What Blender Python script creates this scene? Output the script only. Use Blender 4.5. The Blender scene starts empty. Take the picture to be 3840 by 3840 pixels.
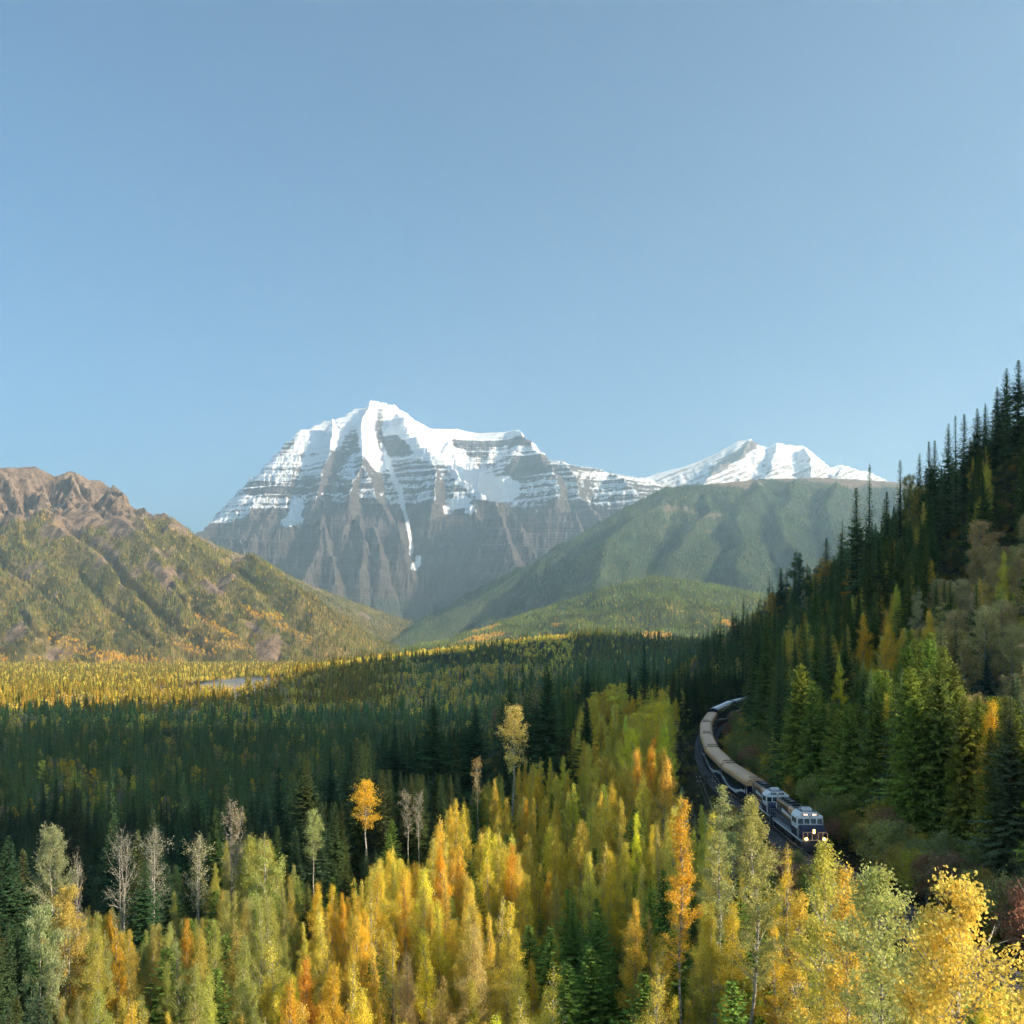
import bpy, math, random
import numpy as np
from mathutils import Vector, Matrix

# ------------------------------------------------------------------ camera, world, sun
SC = bpy.context.scene
COL = SC.collection
F = 3688.0            # focal length in pixels of the 3840 px wide frame
HOR = 2400.0          # row of the horizon

cam_d = bpy.data.cameras.new('camera')
cam = bpy.data.objects.new('camera', cam_d)
COL.objects.link(cam)
cam.location = (0, 0, 0)
cam.rotation_euler = (math.radians(90), 0, 0)
cam_d.sensor_width = 36.0
cam_d.lens = 36.0 * F / 3840.0
cam_d.shift_y = (HOR - 1920.0) / 3840.0
cam_d.clip_start = 0.5
cam_d.clip_end = 80000
SC.camera = cam

SUN_EL, SUN_AZ = 24.0, 108.0     # degrees; azimuth clockwise from the view direction (+Y)
world = bpy.data.worlds.new('World')
SC.world = world
world.use_nodes = True
wn = world.node_tree
for n in list(wn.nodes):
    wn.nodes.remove(n)
sky = wn.nodes.new('ShaderNodeTexSky')
sky.sky_type = 'NISHITA'
sky.sun_disc = False
sky.sun_elevation = math.radians(SUN_EL)
sky.sun_rotation = math.radians(SUN_AZ)
sky.altitude = 900
sky.air_density = 0.75
sky.dust_density = 2.4
sky.ozone_density = 2.2
bg = wn.nodes.new('ShaderNodeBackground')
bg.inputs['Strength'].default_value = 0.086
wo = wn.nodes.new('ShaderNodeOutputWorld')
tint = wn.nodes.new('ShaderNodeMix'); tint.data_type = 'RGBA'; tint.blend_type = 'MULTIPLY'; tint.inputs[0].default_value = 1.0
wn.links.new(sky.outputs[0], tint.inputs[6]); tint.inputs[7].default_value = (0.70, 0.97, 0.97, 1)
wn.links.new(tint.outputs[2], bg.inputs['Color'])
wn.links.new(bg.outputs[0], wo.inputs['Surface'])

sun_d = bpy.data.lights.new('sun', 'SUN')
sun_d.energy = 5.0
sun_d.angle = math.radians(0.5)
sun_d.color = (1.0, 0.80, 0.56)
sun = bpy.data.objects.new('sun', sun_d)
COL.objects.link(sun)
_e, _a = math.radians(SUN_EL), math.radians(SUN_AZ)
SUNV = Vector((math.sin(_a) * math.cos(_e), math.cos(_a) * math.cos(_e), math.sin(_e)))
sun.rotation_euler = SUNV.to_track_quat('Z', 'Y').to_euler()
sun.location = (0, 0, 400)

SC.view_settings.view_transform = 'Standard'
SC.view_settings.look = 'None'
SC.view_settings.gamma = 1.0
SC.view_settings.exposure = 1.36
SC.view_settings.use_curve_mapping = False
SC.cycles.use_denoising = True
SC.cycles.denoiser = 'OPENIMAGEDENOISE'
SC.cycles.denoising_prefilter = 'ACCURATE'
SC.cycles.max_bounces = 8
SC.cycles.diffuse_bounces = 6
SC.cycles.transmission_bounces = 6
SC.cycles.volume_bounces = 1
SC.cycles.transparent_max_bounces = 8
SC.cycles.use_light_tree = False

rng = np.random.default_rng(7)
random.seed(7)

# ------------------------------------------------------------------ helpers
def P(px, py, D):
    """world point seen at photo pixel (px, py) at forward distance D"""
    return np.array([(px - 1920.0) / F * D, D, -(py - HOR) / F * D])

_perm = np.random.default_rng(3).permutation(512)
def _hash(ix, iy, seed):
    return _perm[(_perm[(ix + seed * 17) & 511] + iy) & 511]
def perlin(x, y, seed=0):
    x0 = np.floor(x).astype(np.int64); y0 = np.floor(y).astype(np.int64)
    fx = x - x0; fy = y - y0
    u = fx * fx * fx * (fx * (fx * 6 - 15) + 10); v = fy * fy * fy * (fy * (fy * 6 - 15) + 10)
    def g(ix, iy, dx, dy):
        a = _hash(ix, iy, seed) * (2 * math.pi / 512.0)
        return np.cos(a) * dx + np.sin(a) * dy
    n00 = g(x0, y0, fx, fy); n10 = g(x0 + 1, y0, fx - 1, fy)
    n01 = g(x0, y0 + 1, fx, fy - 1); n11 = g(x0 + 1, y0 + 1, fx - 1, fy - 1)
    return ((n00 * (1 - u) + n10 * u) * (1 - v) + (n01 * (1 - u) + n11 * u) * v) * 1.5
def fbm(x, y, scale, octv=4, seed=0, gain=0.5):
    r = np.zeros(np.broadcast(x, y).shape); a = 1.0; f = 1.0 / scale; t = 0
    for o in range(octv):
        r += a * perlin(x * f + 13.7 * o, y * f - 7.1 * o, seed + o); t += a; a *= gain; f *= 2.03
    return r / t
def ridged(x, y, scale, octv=4, seed=0, gain=0.5):
    r = np.zeros(np.broadcast(x, y).shape); a = 1.0; f = 1.0 / scale; t = 0
    for o in range(octv):
        r += a * (1 - np.abs(perlin(x * f + 3.7 * o, y * f + 9.1 * o, seed + o)) * 1.6); t += a; a *= gain; f *= 2.07
    return r / t
def sstep(a, b, x):
    t = np.clip((x - a) / (b - a), 0, 1)
    return t * t * (3 - 2 * t)

def tag(o, label=None, cat=None, group=None, kind=None):
    if label: o['label'] = label
    if cat: o['category'] = cat
    if group: o['group'] = group
    if kind: o['kind'] = kind
    return o

def link(o, parent=None):
    COL.objects.link(o)
    if parent is not None: o.parent = parent
    return o

def np_mesh(name, verts, faces, mats=(), mat_idx=None, attrs=None, smooth=False):
    """faces: (N,3) or (N,4) int array, or a list of such arrays"""
    if not isinstance(faces, (list, tuple)): faces = [faces]
    me = bpy.data.meshes.new(name)
    verts = np.asarray(verts, dtype=np.float32)
    me.vertices.add(len(verts)); me.vertices.foreach_set('co', verts.ravel())
    faces = [np.asarray(f, dtype=np.int32) for f in faces if len(f)]
    nl = sum(f.size for f in faces); nf = sum(len(f) for f in faces)
    me.loops.add(nl); me.polygons.add(nf)
    me.loops.foreach_set('vertex_index', np.concatenate([f.ravel() for f in faces]))
    tot = np.concatenate([np.full(len(f), f.shape[1], np.int32) for f in faces])
    st = np.concatenate([[0], np.cumsum(tot)[:-1]]).astype(np.int32)
    me.polygons.foreach_set('loop_start', st)
    if mat_idx is not None: me.polygons.foreach_set('material_index', np.asarray(mat_idx, dtype=np.int32))
    me.polygons.foreach_set('use_smooth', np.full(nf, bool(smooth)))
    for m in mats: me.materials.append(m)
    if attrs:
        for k, (dom, typ, arr) in attrs.items():
            a = me.attributes.new(k, typ, dom)
            arr = np.asarray(arr, dtype=np.float32)
            a.data.foreach_set({'FLOAT': 'value', 'FLOAT_VECTOR': 'vector', 'FLOAT_COLOR': 'color'}[typ], arr.ravel())
    me.update(calc_edges=True)
    return me

def grid_faces(nx, ny):
    i = np.arange(nx * ny).reshape(ny, nx)
    return np.stack([i[:-1, :-1], i[:-1, 1:], i[1:, 1:], i[1:, :-1]], -1).reshape(-1, 4)

# ------------------------------------------------------------------ node materials
def new_mat(name):
    m = bpy.data.materials.new(name); m.use_nodes = True
    nt = m.node_tree
    for n in list(nt.nodes): nt.nodes.remove(n)
    return m, nt
class NT:
    def __init__(s, nt): s.nt = nt
    def n(s, typ, props=None, **inp):
        nd = s.nt.nodes.new(typ)
        for k, v in (props or {}).items(): setattr(nd, k, v)
        for k, v in inp.items():
            key = int(k[1:]) if k[0] == '_' else k.replace('__', ' ')
            if isinstance(v, bpy.types.NodeSocket): s.nt.links.new(v, nd.inputs[key])
            else: nd.inputs[key].default_value = v
        return nd
    def mix(s, fac, a, b):
        nd = s.nt.nodes.new('ShaderNodeMix'); nd.data_type = 'RGBA'
        for i, v in ((0, fac), (6, a), (7, b)):
            if isinstance(v, bpy.types.NodeSocket): s.nt.links.new(v, nd.inputs[i])
            elif i == 0: nd.inputs[0].default_value = v
            else: nd.inputs[i].default_value = (v[0], v[1], v[2], 1)
        return nd.outputs[2]
    def math(s, op, a, b=0.0, clamp=False):
        nd = s.nt.nodes.new('ShaderNodeMath'); nd.operation = op; nd.use_clamp = clamp
        for i, v in ((0, a), (1, b)):
            if isinstance(v, bpy.types.NodeSocket): s.nt.links.new(v, nd.inputs[i])
            else: nd.inputs[i].default_value = v
        return nd.outputs[0]
    def ramp(s, fac, a, b):   # smooth 0..1 between a and b
        nd = s.n('ShaderNodeMapRange', {'interpolation_type': 'SMOOTHSTEP'})
        s.nt.links.new(fac, nd.inputs[0]); nd.inputs[1].default_value = a; nd.inputs[2].default_value = b
        return nd.outputs[0]
    def noise(s, vec, scale, detail=4, rough=0.55):
        nd = s.n('ShaderNodeTexNoise'); s.nt.links.new(vec, nd.inputs['Vector'])
        nd.inputs['Scale'].default_value = scale; nd.inputs['Detail'].default_value = detail; nd.inputs['Roughness'].default_value = rough
        return nd.outputs[0]
    def out(s, shader):
        o = s.nt.nodes.new('ShaderNodeOutputMaterial'); s.nt.links.new(shader, o.inputs['Surface'])
    def attr(s, name, typ='GEOMETRY'):
        return s.n('ShaderNodeAttribute', {'attribute_name': name, 'attribute_type': typ})
    def bump(s, h, strength=0.5, dist=1.0):
        nd = s.n('ShaderNodeBump'); s.nt.links.new(h, nd.inputs['Height'])
        nd.inputs['Strength'].default_value = strength; nd.inputs['Distance'].default_value = dist
        return nd.outputs[0]
    def scaled_pos(s, v):
        g = s.n('ShaderNodeNewGeometry')
        m = s.n('ShaderNodeVectorMath', {'operation': 'MULTIPLY'}); s.nt.links.new(g.outputs['Position'], m.inputs[0]); m.inputs[1].default_value = v
        return m.outputs[0]

def principled(T, color, rough=0.9, normal=None, **kw):
    p = T.n('ShaderNodeBsdfPrincipled')
    if isinstance(color, bpy.types.NodeSocket): T.nt.links.new(color, p.inputs['Base Color'])
    else: p.inputs['Base Color'].default_value = (*color, 1)
    if isinstance(rough, bpy.types.NodeSocket): T.nt.links.new(rough, p.inputs['Roughness'])
    else: p.inputs['Roughness'].default_value = rough
    p.inputs['Specular IOR Level'].default_value = kw.get('spec', 0.25)
    if normal is not None: T.nt.links.new(normal, p.inputs['Normal'])
    if 'metal' in kw: p.inputs['Metallic'].default_value = kw['metal']
    if 'emit' in kw:
        p.inputs['Emission Color'].default_value = (*kw['emit'], 1); p.inputs['Emission Strength'].default_value = kw.get('estr', 1.0)
    return p

def mat_terrain(name, rock_a, rock_b, soil, snow_amt=False, strata=None, scale=1.0):
    """attributes: cover (ground cover / forest floor), snow (snow mask), gold (bright autumn scrub)"""
    m, nt = new_mat(name); T = NT(nt)
    pos = T.scaled_pos((1, 1, 1))
    n1 = T.noise(pos, 0.004 * scale, 6, 0.6)
    n2 = T.noise(pos, 0.02 * scale, 5, 0.6)
    n3 = T.noise(pos, 0.09 * scale, 4, 0.6)
    rock = T.mix(T.ramp(n2, 0.35, 0.65), rock_a, rock_b)
    rock = T.mix(T.math('MULTIPLY', T.ramp(n3, 0.5, 0.7), 0.45), rock, tuple(c * 0.45 for c in rock_a))
    h = T.math('ADD', T.math('MULTIPLY', n2, 18), T.math('MULTIPLY', n3, 8))
    if strata:
        # beds of rock: thin layers that follow height, tilted and wavered a little
        sep = T.n('ShaderNodeSeparateXYZ'); nt.links.new(pos, sep.inputs[0])
        zz = T.math('ADD', sep.outputs[2], T.math('MULTIPLY', n1, 90))
        zz = T.math('ADD', zz, T.math('MULTIPLY', sep.outputs[0], strata[1]))
        zz = T.math('ADD', zz, T.math('MULTIPLY', n2, 22))
        cz = T.n('ShaderNodeCombineXYZ'); nt.links.new(T.math('MULTIPLY', zz, 1.0 / strata[0]), cz.inputs[2])
        bands = T.noise(cz.outputs[0], 1.0, 5, 0.75)
        rock = T.mix(T.ramp(bands, 0.42, 0.62), rock, tuple(c * 0.55 for c in rock_b))
        h = T.math('ADD', h, T.math('MULTIPLY', bands, 60))
    cov = T.attr('cover').outputs['Fac']
    col = T.mix(T.ramp(T.math('ADD', cov, T.math('MULTIPLY', T.math('SUBTRACT', n3, 0.5), 0.9)), 0.35, 0.6), rock, T.mix(n2, soil, tuple(c * 1.9 for c in soil)))
    gold = T.attr('gold').outputs['Fac']
    col = T.mix(T.ramp(T.math('ADD', gold, T.math('MULTIPLY', T.math('SUBTRACT', n3, 0.5), 0.8)), 0.35, 0.7), col, (0.26, 0.18, 0.06))
    rough = 0.95
    if snow_amt:
        sn = T.attr('snow').outputs['Fac']
        if strata:
            sn = T.math('ADD', sn, T.math('MULTIPLY', T.math('SUBTRACT', bands, 0.52), 2.3))
        sn = T.math('ADD', sn, T.math('MULTIPLY', T.math('SUBTRACT', n3, 0.5), 0.7))
        sn = T.math('ADD', sn, T.math('MULTIPLY', T.math('SUBTRACT', n2, 0.5), 0.5))
        col = T.mix(T.ramp(sn, 0.40, 0.60), col, (0.86, 0.88, 0.92))
    T.out(principled(T, col, rough, T.bump(h, 0.6, 1.0), spec=0.1).outputs[0])
    return m

def ridge_roof(X, Y, lines):
    """lines: list of (points(N,3), slope_side, power) ; returns max over ridges of crest height minus slope * distance"""
    Z = np.full(X.shape, -1e9); DD = np.full(X.shape, 1e9)
    for pts, sl, dmul in lines:
        pts = np.asarray(pts, float)
        for a, b in zip(pts[:-1], pts[1:]):
            ab = b[:2] - a[:2]; L2 = (ab ** 2).sum() + 1e-9
            t = np.clip(((X - a[0]) * ab[0] + (Y - a[1]) * ab[1]) / L2, 0, 1)
            dx = X - (a[0] + t * ab[0]); dy = Y - (a[1] + t * ab[1])
            d = np.sqrt(dx * dx + dy * dy)
            if isinstance(sl, tuple):   # different slope in front (towards camera) and behind
                s = np.where(dy < 0, sl[0], sl[1])
            else: s = sl
            z = a[2] + t * (b[2] - a[2]) - s * d * (1 - dmul * np.clip(d / 2500.0, 0, 1))
            up = z > Z
            Z = np.where(up, z, Z); DD = np.where(up, d, DD)
    return Z, DD

# ------------------------------------------------------------------ railway line in plan (x, y, rail height)
TRK = np.array([(60, -160, -25.6), (50, -60, -25.4), (43, 0, -25.2), (39.5, 30, -25.1), (37.2, 60, -25.0), (36.3, 90, -25.1), (35.9, 116, -25.3),
                (36.8, 134, -25.6), (37.9, 151, -26.0), (39.3, 176, -26.6), (41.3, 201, -26.5), (45.0, 226.5, -26.2),
                (49.7, 251.8, -25.7), (55.9, 276.5, -25.1), (65.4, 300, -24.3), (78.5, 323, -23.8), (93, 345, -23.5), (108, 366, -23.2), (120, 388, -23.0), (128, 412, -23.0), (132, 450, -23.5), (128, 500, -25), (116, 560, -29), (100, 640, -38), (85, 740, -56), (70, 860, -80), (60, 1000, -92)])
def _catmull(pts, n=8):
    out = []
    for i in range(len(pts) - 1):
        p0 = pts[max(i - 1, 0)]; p1 = pts[i]; p2 = pts[i + 1]; p3 = pts[min(i + 2, len(pts) - 1)]
        for k in range(n):
            t = k / n
            out.append(0.5 * ((2 * p1) + (-p0 + p2) * t + (2 * p0 - 5 * p1 + 4 * p2 - p3) * t * t + (-p0 + 3 * p1 - 3 * p2 + p3) * t ** 3))
    out.append(pts[-1])
    return np.array(out)
TRKS = _catmull(TRK)
_seg = np.linalg.norm(np.diff(TRKS, axis=0), axis=1)
TRKL = np.concatenate([[0], np.cumsum(_seg)])
def trk_at(s):
    return np.array([np.interp(s, TRKL, TRKS[:, k]) for k in range(3)])
def trk_s_of_y(y):
    return float(np.interp(y, TRKS[:, 1], TRKL))
def trk_dist(X, Y):
    """signed distance to the line (positive on the uphill side, to the right) and rail height there"""
    X = np.asarray(X, float); Y = np.asarray(Y, float)
    best = np.full(X.shape, 1e9); sg = np.zeros(X.shape); rz = np.zeros(X.shape)
    T = TRKS[::2]
    for a, b in zip(T[:-1], T[1:]):
        ab = b[:2] - a[:2]; L2 = (ab ** 2).sum()
        t = np.clip(((X - a[0]) * ab[0] + (Y - a[1]) * ab[1]) / L2, 0, 1)
        dx = X - (a[0] + t * ab[0]); dy = Y - (a[1] + t * ab[1])
        d = np.hypot(dx, dy); up = d < best
        s = np.where(ab[1] * dx - ab[0] * dy >= 0, 1.0, -1.0)
        best = np.where(up, d, best); sg = np.where(up, s, sg); rz = np.where(up, a[2] + t * (b[2] - a[2]), rz)
    return best * sg, rz

VAL = -95.0
_cy = [-400, 0, 100, 200, 288, 370, 440, 500, 580, 660, 720, 790, 880, 980]
_cx = [150, 150, 150, 150, 150, 165, 175, 180, 185, 185, 180, 175, 165, 150]
_cz = [-32, -30, 0, 45, 56, 46, 40, 36, 27, 18, 3, -20, -55, -88]
_ey = [-200, 0, 60, 110, 160, 230, 300, 400, 600, 900]
_ex = [-110, -85, -68, -48, -22, -6, 8, 20, 40, 60]
_my = [-3500, -320, -150, 0, 388, 600, 1113, 1885, 2200, 2700, 3000]
_mz = [60, 60, 720, 820, 960, 850, 800, 640, 450, 80, 0]
# crest of the dark hill in the middle distance: photo px, photo py of the ground, distance
MIDC = [(-600, 2640, 1500), (0, 2650, 1500), (500, 2650, 1450), (1020, 2645, 1450), (1180, 2575, 1600), (1300, 2535, 1680), (1500, 2478, 1800), (1850, 2428, 2000), (2050, 2402, 2200),
        (2250, 2374, 2400), (2450, 2404, 2300), (2650, 2425, 2200), (2900, 2400, 2100), (3200, 2350, 2000), (3600, 2300, 2000)]
MIDL = np.array([P(*c) for c in MIDC])
def ground_z(X, Y):
    X = np.asarray(X, float); Y = np.asarray(Y, float)
    d, rz = trk_dist(X, Y)
    # left of the line: bank, terrace, drop to the valley floor
    ex = np.interp(Y, _ey, _ex)
    terr = np.interp(Y, [0, 60, 150, 230, 300, 420, 700, 900], [-45, -43, -42, -38, -34, -36, -60, -92])
    dl = np.maximum(-d - 4.0, 0)
    bank = rz - 0.8 - 0.62 * dl
    left = np.maximum(bank, terr + 1.8 * fbm(X, Y, 40, 3, 5))
    far_end = 1 - sstep(560, 900, Y)
    drop = sstep(0, 1, (ex - X) / 105.0)
    left = left + (VAL - left) * np.maximum(drop, 1 - far_end)
    # right: hillside rising from the line to a wooded spur
    cx = np.interp(Y, _cy, _cx); cz = np.interp(Y, _cy, _cz)
    base = rz - 0.8
    dr = np.maximum(d - 5.0, 0)
    xt = np.interp(Y, TRKS[:, 1], TRKS[:, 0])
    t = np.clip((X - xt - 5) / (cx - xt - 5), 0, 1)
    prof = t ** 1.2
    right = base + (np.maximum(cz, base) - base) * prof - 0.14 * np.maximum(X - cx, 0)
    right = right + (2.5 * fbm(X, Y, 55, 3, 9)) * sstep(0, 25, dr)
    cut = sstep(0, 30, X - (.56 * Y + 6)) * (1 - sstep(250, 330, Y)) * sstep(45, 60, X)  # unseen slope beyond the frame cut away to let sun reach the near stand
    right = right * (1 - cut) - 32 * cut
    side = X - xt
    z = np.where(side > 0, right, left)
    z = np.where(np.abs(d) < 5.0, rz - 0.8, z)
    z = np.maximum(z, VAL - 4)
    # unseen mountain added at right, crest shaped to shade valley but leave stand sunlit
    mz = np.interp(Y, _my, _mz)
    mt = mz - 0.62 * np.abs(X - 1500.0) + 60 * ridged(X, Y, 420, 4, 21) - 40
    z = np.maximum(z, np.where(X > 320, mt - 30 * sstep(700, 320, X), -1e6))
    # low dark hill in the middle distance
    zm, _ = ridge_roof(X, Y, [(MIDL, (0.125, 0.24), 0.0)])
    zm = zm + 4 * fbm(X, Y, 220, 4, 31)
    w = sstep(420, 700, Y)
    soft = np.where(w > 0, np.maximum(z, zm * w + (VAL - 5) * (1 - w)), z)
    soft = soft + np.where(Y > 500, 2.0 * fbm(X, Y, 150, 4, 33), 0)
    return soft

def stretch(n, near, far, grow):
    """n+1 coordinates from 0 outwards, spacing near growing to reach far"""
    u = np.linspace(0, 1, n + 1)
    return near * n * u + (far - near * n) * u ** grow
_gx = np.concatenate([-stretch(190, 2.6, 26000, 5.0)[::-1], stretch(230, 2.6, 26000, 5.2)[1:]])
_gy = np.concatenate([-stretch(50, 4.0, 9000, 4.0)[::-1], stretch(400, 2.6, 34000, 4.6)[1:]])
GX, GY = np.meshgrid(_gx, _gy)
GZ = ground_z(GX, GY)
lake_d = np.hypot((GX + .285 * GY) / 105, (GY - 1880) / 310)
GZ = np.where(lake_d < 1.0, np.minimum(GZ, VAL - 6), np.where(lake_d < 1.5, np.minimum(GZ, VAL - .5), GZ))
m_floor = mat_terrain('forest_floor', (0.13, 0.11, 0.085), (0.20, 0.17, 0.13), (0.030, 0.030, 0.014), scale=6)
dtrk, _ = trk_dist(GX, GY)
gcov = np.ones_like(GX)
ggold = np.zeros_like(GX)
me = np_mesh('ground', np.stack([GX, GY, GZ], -1).reshape(-1, 3), grid_faces(len(_gx), len(_gy)), [m_floor],
             attrs={'cover': ('POINT', 'FLOAT', gcov.ravel()), 'gold': ('POINT', 'FLOAT', ggold.ravel())}, smooth=True)
ground = tag(link(bpy.data.objects.new('ground', me)), kind='structure')

# ------------------------------------------------------------------ mountains
def px_of(X, Y, Z):
    return 1920 + X / Y * F, HOR - Z / Y * F
def poly_dist(px, py, pts):
    best = np.full(px.shape, 1e9); pts = np.asarray(pts, float)
    for a, b in zip(pts[:-1], pts[1:]):
        ab = b - a; t = np.clip(((px - a[0]) * ab[0] + (py - a[1]) * ab[1]) / ((ab ** 2).sum() + 1e-9), 0, 1)
        best = np.minimum(best, np.hypot(px - a[0] - t * ab[0], py - a[1] - t * ab[1]))
    return best
def faceD(px, py, D0, Z0, s, p):
    e = (HOR - py) / F
    D = (D0 - Z0 / s - p) / (1 - e / s)
    return P(px, py, D)
def densify(pts, n=4, jit=0.0, seed=0):
    r = np.random.default_rng(seed); pts = np.asarray(pts, float); out = []
    for a, b in zip(pts[:-1], pts[1:]):
        for k in range(n):
            q = a + (b - a) * k / n
            if k: q = q + np.array([r.normal() * jit, r.normal() * jit, 0])
            out.append(q)
    out.append(pts[-1]); return np.array(out)
def slope_of(Z, dx, dy):
    gy, gx = np.gradient(Z, dy, dx)
    return gx, gy, 1 / np.sqrt(1 + gx * gx + gy * gy)
MTN = {}
def build_mountain(name, xs, ys, Z, mat, cover, snow, gold, key=None, smooth=True):
    X, Y = np.meshgrid(xs, ys)
    attrs = {'cover': ('POINT', 'FLOAT', cover.ravel()), 'gold': ('POINT', 'FLOAT', gold.ravel())}
    if snow is not None: attrs['snow'] = ('POINT', 'FLOAT', snow.ravel())
    me = np_mesh(name, np.stack([X, Y, Z], -1).reshape(-1, 3), grid_faces(len(xs), len(ys)), [mat], attrs=attrs, smooth=smooth)
    o = tag(link(bpy.data.objects.new(name, me)), kind='structure')
    MTN[key or name] = (xs, ys, Z, cover, gold)
    return o

# --- the great snow-covered peak
def c1(cx, cy): return 700 + .7246 * cx, 1450 + .7246 * cy
def c2(cx, cy): return 2000 + .7246 * cx, 1550 + .7246 * cy
def c3(cx, cy): return .7246 * cx, 1700 + .7246 * cy
SKY_R = [(-60, 800, 11700), (40, 755, 11800), (180, 660, 12000), (320, 570, 12200), (345, 530, 12300), (400, 460, 12400), (425, 400, 12500), (490, 340, 12600),
         (520, 280, 12700), (590, 215, 12800), (710, 180, 12900), (800, 145, 12950), (930, 90, 13000), (950, 68, 13000), (1080, 85, 13080), (1130, 130, 13130), (1210, 185, 13180),
         (1260, 215, 13250), (1400, 215, 13330), (1500, 240, 13330), (1650, 235, 13250), (1715, 220, 13150), (1760, 255, 13100), (1810, 300, 13050), (1835, 365, 13000)]
SKY_R = [P(*c1(a, b), D) for a, b, D in SKY_R]
SKY_R += [P(*c2(a, b), D) for a, b, D in [(35, 225, 12950), (150, 235, 12800), (200, 260, 12800), (230, 270, 12850), (300, 280, 12900), (400, 300, 12950), (520, 320, 13100), (620, 330, 13200), (760, 420, 13300)]]
def r1(lst): return [faceD(*c1(a, b), 13000, 3176, 1.12, p) for a, b, p in lst]
def r2(lst): return [faceD(*c2(a, b), 13000, 3176, 1.12, p) for a, b, p in lst]
ridges = [
    (SKY_R, (1.12, 1.5), 0.0),
    (densify(r1([(950, 68, 0), (905, 200, 170), (912, 300, 260), (905, 410, 330), (852, 490, 430), (845, 590, 520), (850, 660, 560), (852, 790, 620), (835, 870, 640)]), 3, 14, 1), 1.55, 0),
    (densify(r1([(905, 410, 330), (955, 480, 420), (985, 590, 480), (1045, 675, 520)]), 3, 14, 2), 1.6, 0),
    (densify(r1([(760, 165, 0), (740, 330, 50), (690, 500, 90), (640, 640, 150)]), 3, 14, 21), 1.5, 0),
    (densify(r1([(1080, 130, 60), (1160, 250, 160), (1270, 340, 330), (1290, 450, 420), (1280, 560, 480), (1255, 665, 520)]), 3, 14, 3), 1.6, 0),
    (densify(r1([(1270, 340, 330), (1390, 430, 380), (1480, 520, 470), (1590, 592, 620)]), 3, 14, 4), 1.5, 0),
    (densify(r1([(1590, 592, 900), (1640, 680, 1050), (1690, 800, 1150), (1712, 900, 1250), (1740, 985, 1350), (1760, 1060, 1400)]), 3, 10, 5), 1.25, 0),
    (densify(r1([(1590, 592, 900), (1660, 600, 860), (1700, 650, 860), (1780, 760, 900), (1890, 870, 950), (1960, 960, 1000)]), 3, 12, 6), 1.25, 0),
    (densify(r1([(-40, 800, 420), (60, 770, 430), (180, 745, 470), (280, 733, 480), (450, 720, 480), (600, 698, 500), (700, 663, 540), (850, 663, 560), (1060, 680, 520),
                 (1160, 690, 430), (1260, 665, 520), (1440, 650, 560), (1590, 592, 700)]), 3, 22, 7), (1.9, 1.2), 0),
    (densify(r1([(640, 665, 560), (700, 662, 660), (690, 740, 720), (625, 830, 760), (600, 890, 800), (610, 960, 840)]), 3, 12, 8), 1.5, 0),
    (densify(r1([(705, 690, 680), (745, 800, 740), (770, 890, 780)]), 3, 12, 9), 1.5, 0),
    (densify(r1([(905, 660, 600), (925, 740, 680), (905, 850, 740)]), 3, 12, 10), 1.6, 0),
    (densify(r1([(975, 675, 600), (1010, 800, 720)]), 3, 12, 11), 1.6, 0),
    (densify(r1([(1090, 680, 560), (1100, 730, 640)]), 3, 12, 12), 1.6, 0),
    (densify(r1([(180, 745, 560), (275, 735, 640), (285, 810, 680)]), 3, 10, 13), 1.5, 0),
    (densify(r1([(1715, 220, 0), (1765, 262, 80), (1832, 372, 180), (1890, 430, 260), (1925, 520, 330), (1930, 620, 380)]), 3, 12, 14), 1.5, 0),
    (densify(r2([(150, 235, 60), (210, 330, 160), (255, 420, 240), (300, 500, 300), (375, 575, 360)]), 3, 12, 15), 1.5, 0),
    (densify(r2([(400, 300, 60), (480, 350, 120), (560, 410, 160)]), 3, 12, 16), 1.3, 0),
    (densify(r2([(0, 500, 420), (120, 505, 470), (200, 500, 500), (290, 640, 560)]), 3, 12, 17), (1.35, 1.1), 0),
]
xs = np.arange(-4700, 3700, 12.5); ys = np.arange(9300, 13900, 12.5)
X, Y = np.meshgrid(xs, ys)
wx = X + 70 * fbm(X, Y, 420, 4, 41); wy = Y + 70 * fbm(X, Y, 420, 4, 42)
skyw = sstep(0, 260, np.min([np.abs(Y - np.interp(X, [p[0] for p in SKY_R], [p[1] for p in SKY_R]))], axis=0))
wx = X + (wx - X) * skyw; wy = Y + (wy - Y) * skyw
Z, DD = ridge_roof(wx, wy, [(np.array(l), s, d) for l, s, d in ridges])
Z = Z - 90 * np.clip(DD / 300, 0, 1) * ridged(wx * 1.0, wy * 0.35, 190, 4, 43) * skyw + 20 * skyw
Z = Z + (24 * fbm(X, Y, 70, 3, 44) + 16 * fbm(X, Y, 31, 2, 49) - 40 * (ridged(wx, wy * .45, 75, 3, 50) - .4) * sstep(2300, 1500, Z)) * (0.25 + 0.75 * skyw)
Z = np.where(Z < 1430, 1430 - (1430 - Z) * (1 + .38 * skyw), Z)
Z0 = Z.copy()
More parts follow.
